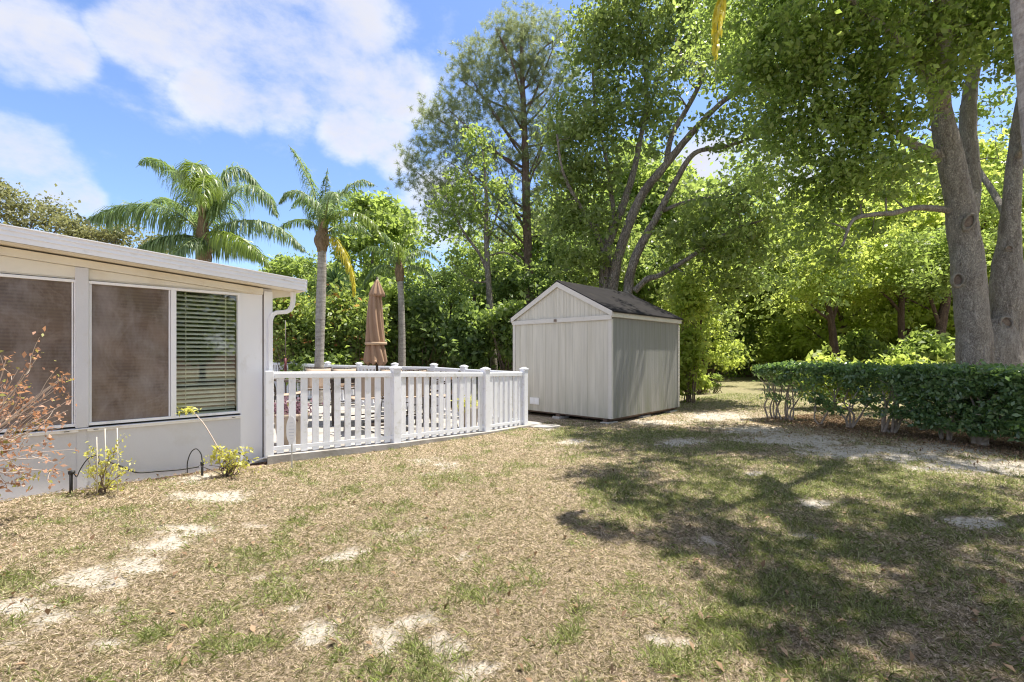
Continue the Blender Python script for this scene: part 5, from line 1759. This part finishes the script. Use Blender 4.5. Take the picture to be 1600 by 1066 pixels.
def ufold(a, z, r):
    tw_ = a + .55 * z
    f = .5 + .5 * math.cos(8 * tw_)
    g = .5 + .5 * math.cos(3 * tw_ + 1.0)
    return r * (.54 + .28 * f ** .7 + .13 * g)
m = MB(); m.lathe(U0 + [.0, 0, 0], prof, 96, ufold)
V = m.v[0]
sway = .035 * np.sin((V[:, 2] - uz) * 2.1)
V[:, 0] += sway - .02 * (zt - (V[:, 2] - uz)) 
k = 96
low = np.abs(V[:, 2] - (uz + zb_)) < .04
V[low, 2] += .035 * np.sin(np.arctan2(V[low, 1] - uy, V[low, 0] - ux) * 8)
obj('canopy', m, M['canvas'], um, True)
m = MB(); m.lathe(U0, [(zt - .33, .165), (zt - .28, .16), (zt - .15, .10), (zt - .05, .05), (zt, .02)], 64, lambda a, z, r: r * (.86 + .16 * math.cos(8 * a + 1)))
m.v[0][:, 0] += .0
obj('canopy_cap', m, M['canvas'], um, True)
m = MB(); m.lathe(U0 + [-.02, 0, 0], [(zt - 1.285, .205), (zt - 1.27, .212), (zt - 1.245, .212), (zt - 1.23, .205)], 32); obj('strap', m, M['strap'], um, True)
m = MB(); m.lathe(U0, [(zt - .005, .018), (zt + .03, .02), (zt + .05, .006)], 12); obj('finial', m, M['frame'], um, True)


# planters
def planter(label, px, d, rt, rb, h, mleaf, n, size, tall):
    x = (px - 800) / FOC * d
    z = FL(x, d)
    o = np.array([x, d, z])
    r = thing('planter', label, 'planter', o)
    m = MB(); m.lathe(o, [(0, rb), (.02, rb * 1.02), (h * .86, rt * .97), (h * .88, rt * 1.05), (h, rt * 1.06), (h, rt * .94), (h - .05, rt * .9)], 36)
    obj('pot', m, M['pot'], r, True)
    m = MB(); m.lathe(o, [(h - .06, rt * .9), (h - .04, rt * .9)], 24); obj('soil', m, M['soil'], r)
    pr = thing('potted_plant', label.replace(label.split(' ')[0] + ' ', '', 1) if False else tall, 'plant', o + UP * (h - .04))
    c = o + UP * (h + .05) + rng.normal(size=(n, 3)) * [rt * .6, rt * .6, .07]
    m = MB()
    for i in range(14):
        e = c[rng.integers(0, n)]
        m.tube(spline([o + UP * (h - .06) + rng.normal(size=3) * [.05, .05, 0], (o + UP * h + e) / 2, e], 3), .004, 4, cap=False)
    obj('stems', m, M['twigd'], pr, True)
    obj('foliage', leaves(c, size, .5, -.2), M[mleaf], pr)


planter('large round tan planter just inside the fence by the house corner', 455, 6.95, .24, .17, .47, 'purple', 900, .05, 'purple-flowering plant in the large tan planter by the house corner')
planter('tan planter on the patio left of the third fence post', 733, 9.1, .19, .14, .42, 'yleaf', 420, .06, 'yellow-green plant in the tan planter left of the third fence post')
x, d = (446 - 800) / FOC * 9.8, 9.8
q = np.array([x, d, FL(x, d)])
pl = thing('thin_pole', 'thin dark pole with a burgundy sleeve standing on the patio near the downspout', 'pole', q)
m = MB(); m.tube([q, q + UP * 2.05], .010, 8); obj('rod', m, M['frame'], pl, True)
m = MB(); m.tube([q + UP * .95, q + UP * 1.27], .022, 10); obj('sleeve', m, M['burgundy'], pl, True)
q = P(455, 548, 16.2); q[2] = gz(q[0], q[1])
sc_ = thing('garden_screen', 'small black cloth screen on posts beyond the back fence near the downspout', 'screen', q)
m = MB(); m.box(q, (1, 0, 0), (0, 1, 0), UP, (-.32, .32), (-.01, .01), (1.05, 1.62)); obj('cloth', m, M['darkcloth'], sc_)
for s_ in (-.33, .33):
    m = MB(); m.tube([q + np.array([s_, 0, 0]), q + np.array([s_, 0, 1.7])], .02, 8); obj('post', m, M['barkdark'], sc_, True)
# black hose coiling over the slab
hz = []
for px, d in ((560, 8.9), (585, 8.2), (605, 7.9), (625, 8.2), (640, 8.6), (641, 8.0), (628, 7.75), (645, 7.9), (680, 8.6), (700, 8.9)):
    x = (px - 800) / FOC * d
    hz.append((x, d, FL(x, d) + .012))
m = MB(); m.tube(spline(hz, 8), .011, 8); obj('garden_hose', m, M['black'], None, True, label='thin black garden hose lying in bends on the patio behind the fence', category='hose')

# small yard sign by the fence end
b = G(456, 727)
b = np.array([(456 - 800) / FOC * 5.92, 5.92, gz(-2.75, 5.92)])
sg = thing('yard_sign', 'small white leaf-shaped sign on a thin metal stake before the fence', 'sign', b)
m = MB(); m.box(b, (1, 0, 0), (0, 1, 0), UP, (-.008, .008), (-.002, .002), (-.06, .30)); obj('stake', m, M['steel'], sg)
c = P(455, 672, 5.91)
fw = unit(np.array([.25, -1, 0])); sx = unit(np.cross(UP, fw)) * -1
out = [(0, .175), (.03, .15), (.052, .08), (.056, .0), (.05, -.09), (.025, -.155), (0, -.18), (-.025, -.155), (-.05, -.09), (-.056, 0), (-.052, .08), (-.03, .15)]
out = [(float(a), float(b_)) for a, b_ in spline(out + [out[0]], 3)[:-1]]
m = MB(); m.prism([c + sx * a + UP * b_ for a, b_ in out], fw * .004); bd = obj('board', m, M['signw'], sg)
m = MB()
for k_, (z_, w_) in enumerate(((.09, .022), (.05, .032), (.01, .036), (-.03, .034), (-.07, .03), (-.11, .018))):
    m.box(c + fw * .0045, sx, fw, UP, (-w_, w_ * .8), (0, .0006), (z_ - .0025, z_ + .0015))
obj('print', m, M['signb'], bd)

# irrigation risers and pipes along the wall
b = G(111, 772)
ir = thing('irrigation_riser', 'black irrigation riser with a curved feed tube, left of the staked small shrub', 'irrigation riser', b)
m = MB(); m.tube([b - UP * .05, b + UP * .22], .014, 8); m.box(b + UP * .20, (1, 0, 0), (0, 1, 0), UP, (-.016, .03), (-.016, .016), (0, .035)); obj('stake', m, M['black'], ir, True)
m = MB(); m.tube(spline([b + [.03, 0, .21], b + [.04, .02, .17], b + [.05, .05, .24], b + [.10, .08, .34], b + [.16, .12, .37]], 5), .005, 6); obj('tube', m, M['black'], ir, True)
b = G(316, 742)
ir = thing('irrigation_riser', 'dark irrigation riser with a looped tube in the sandy spot near the yellow plant', 'irrigation riser', b)
m = MB(); m.tube([b - UP * .05, b + UP * .12], .013, 8); m.lathe(b, [(.11, .018), (.15, .02), (.155, .008)], 10); obj('stake', m, M['black'], ir, True)
m = MB(); m.tube(spline([b + [0, 0, .14], b + [-.02, .01, .24], b + [-.08, .02, .30], b + [-.15, .03, .26], b + [-.20, .04, .14], b + [-.21, .05, .0]], 5), .006, 6); obj('tube', m, M['black'], ir, True)
pts = [G(190, 712)]
wl = lambda s_, z, n: HC - AX * s_ + NX * n + UP * z
c = [wl(1.78, .22, .03), wl(1.72, .24, .05), wl(1.6, .17, .05), wl(1.45, .07, .05), wl(1.25, .045, .04), wl(1.05, .03, .05), wl(.85, .03, .05)]
m = MB(); m.tube(spline(c, 6), .009, 8); obj('drip_tube', m, M['black'], None, True, label='black drip tube running along the foot of the house wall', category='tube')
c = [wl(.62, .06, .16), wl(.55, .13, .12), wl(.45, .15, .1), wl(.35, .08, .1), wl(.3, -.01, .1)]
m = MB(); m.tube(spline(c, 5), .006, 8); obj('drip_tube', m, M['black'], None, True, label='short arched dark tube behind the bright yellow-green plant', category='tube')
c = [wl(.34, -.01, .14), wl(.2, .03, .15), wl(.05, .055, .14), wl(-.12, .06, .12)]
m = MB(); m.tube(c, .011, 8); obj('conduit', m, M['alu'], None, True, label='thin pale conduit from the soil up to the patio slab corner', category='pipe')


# ------------------------------------------------------------------ grass, thatch and litter
def scatter(n, rmin, rmax, pw, a0=-1.02, a1=1.02):
    u = rng.random(n)
    k = 1 - pw
    r = (rmin ** k + u * (rmax ** k - rmin ** k)) ** (1 / k)
    a = rng.uniform(a0, a1, n)
    x, y = np.sin(a) * r, np.cos(a) * r
    ok = ((x + 3.24) * .717 + (y - 6.39) * -.697 > .05)
    ok &= ~(((x - P1[0]) * .717 + (y - P1[1]) * -.697 < .16) & (((x - P1[0]) * .697 + (y - P1[1]) * .717) < 5.2) & (((x - P1[0]) * .697 + (y - P1[1]) * .717) > -.3))
    ok &= ~(((x - 2.13) * .717 + (y - 10.16) * -.697 < .03) & ((x - 2.13) * .697 + (y - 10.16) * .717 > -.02) & ((x - 2.13) * .717 + (y - 10.16) * -.697 > -2.95) & ((x - 2.13) * .697 + (y - 10.16) * .717 < 3.3))
    return x[ok], y[ok]


def bladefield(x, y, length, width, lean, g, name, m, lab, cat='grass'):
    n = len(x)
    d = np.hypot(x, y)
    z = gz(x, y) + 0.035 * (vnoise(x, y, .9, 3) - .5) + 0.018 * (vnoise(x, y, 7, 4) - .5)
    c = np.stack([x, y, z], 1)
    az = rng.uniform(0, 2 * math.pi, n)
    L = length * rng.uniform(.5, 1.3, n)
    ti = lean
    dv = np.stack([np.cos(az) * np.sin(ti), np.sin(az) * np.sin(ti), np.cos(ti)], 1)
    wd = np.stack([-np.sin(az), np.cos(az), rng.normal(size=n) * .3], 1)
    w = np.maximum(width, .00085 * d)[:, None] * rng.uniform(.6, 1.3, (n, 1)) * .5
    mid = c + dv * (L * .55)[:, None] + np.array([0, 0, .004])
    tip = mid + unit(dv - [0, 0, .45]) * (L * .45)[:, None]
    tip[:, 2] = np.maximum(tip[:, 2], z + .003)
    v = np.stack([c - wd * w + [0, 0, .002], c + wd * w + [0, 0, .002], mid + wd * w * .8, tip, mid - wd * w * .8], 1).reshape(-1, 3)
    o = obj(name, (v, np.arange(5 * n).reshape(n, 5)), m, None, label=lab, category=cat, kind='stuff')
    a = o.data.attributes.new('tone', 'FLOAT', 'POINT')
    a.data.foreach_set('value', np.repeat(g, 5).astype(np.float32))
    return o


def grassmat(name, lo, hi, glo, ghi, trn):
    m, t, N, L, bs = newmat(name)
    g = N.new('ShaderNodeNewGeometry')
    a = N.new('ShaderNodeAttribute')
    a.attribute_name = 'tone'
    c1 = ramp(t, g.outputs['Random Per Island'], [(0.0, lo), (0.6, tuple(p * .62 + q * .38 for p, q in zip(lo, hi))), (1.0, hi)])
    c2 = ramp(t, g.outputs['Random Per Island'], [(0.0, glo), (1.0, ghi)])
    c = mixc(t, a.outputs['Fac'], c1, c2)
    L.new(c, bs.inputs['Base Color'])
    bs.inputs['Roughness'].default_value = 0.6
    bs.inputs['Specular IOR Level'].default_value = 0.25
    tr = N.new('ShaderNodeBsdfTranslucent')
    L.new(mixc(t, 0.5, c, trn), tr.inputs[0])
    ms = N.new('ShaderNodeMixShader')
    ms.inputs[0].default_value = .3
    L.new(bs.outputs[0], ms.inputs[1])
    L.new(tr.outputs[0], ms.inputs[2])
    L.new(ms.outputs[0], N['Material Output'].inputs[0])
    return m


M['grass'] = grassmat('grass_blades', (0.10, 0.066, 0.045), (0.80, 0.65, 0.50), (0.07, 0.11, 0.025), (0.38, 0.46, 0.14), (0.42, 0.5, 0.12))
# dead, flattened thatch
x, y = scatter(860000, 1.2, 17, .75)
s_, g_, m_ = fields(x, y)
k = rng.random(len(x)) < np.clip(1.0 - s_ * .92, .12, 1) * np.clip(1 - m_ * .75, 0, 1)
x, y, g_ = x[k], y[k], g_[k]
bladefield(x, y, .034, .0024, np.clip(rng.normal(1.25, .25, len(x)), .4, 1.5), np.clip((rng.random(len(x)) < g_ * .45) * rng.uniform(.3, 1, len(x)), 0, 1), 'grass', M['grass'], 'short dry straw-coloured grass matted over the whole lawn')
# living green blades in patches
x, y = scatter(520000, 1.2, 20, .75)
s_, g_, m_ = fields(x, y)
tuft = np.clip((vnoise(x, y, 6, 9) - .42) * 5, 0, 1)
k = rng.random(len(x)) < np.clip(g_ * (.45 + .9 * tuft), 0, 1) * (1 - s_) * (1 - m_)
x, y, g_ = x[k], y[k], g_[k]
bladefield(x, y, .052, .0034, np.clip(np.abs(rng.normal(.75, .35, len(x))), .1, 1.4), rng.uniform(.45, 1, len(x)), 'grass', M['grass'], 'living green blades in patches and tufts on the lawn')

# fallen leaves and mulch chips
x, y = scatter(26000, 1.5, 24, .7)
s_, g_, m_ = fields(x, y)
k = rng.random(len(x)) < np.clip(.05 + m_ * 1.0, 0, 1)
x, y = x[k], y[k]
c = np.stack([x, y, gz(x, y) + .014 + rng.random(len(x)) * .012], 1)
v, f = leaves(c, .042, .5, 0, .95, .5)
obj('leaf_litter', (v, f), M['deadleaf'], None, label='fallen brown leaves strewn over the lawn and thick beneath the hedge', category='leaf litter', kind='stuff')
x, y = rng.uniform(-.6, 6.0, 16000), rng.uniform(0, 1.0, 16000)
al = rng.uniform(-.6, 4.5, 16000); ac = rng.normal(.9, .8, 16000)
c = H0 + HD * al[:, None] + HN * ac[:, None]
c[:, 2] = gz(c[:, 0], c[:, 1]) + .012 + rng.random(16000) * .015
v, f = leaves(c, .045, .4, 0, .95, .5)
obj('mulch', (v, f), M['deadleaf'], None, label='brown leaf mulch lying under the clipped hedge', category='mulch', kind='stuff')
print('faces', sum(len(o.data.polygons) for o in S.objects if o.type == 'MESH'))
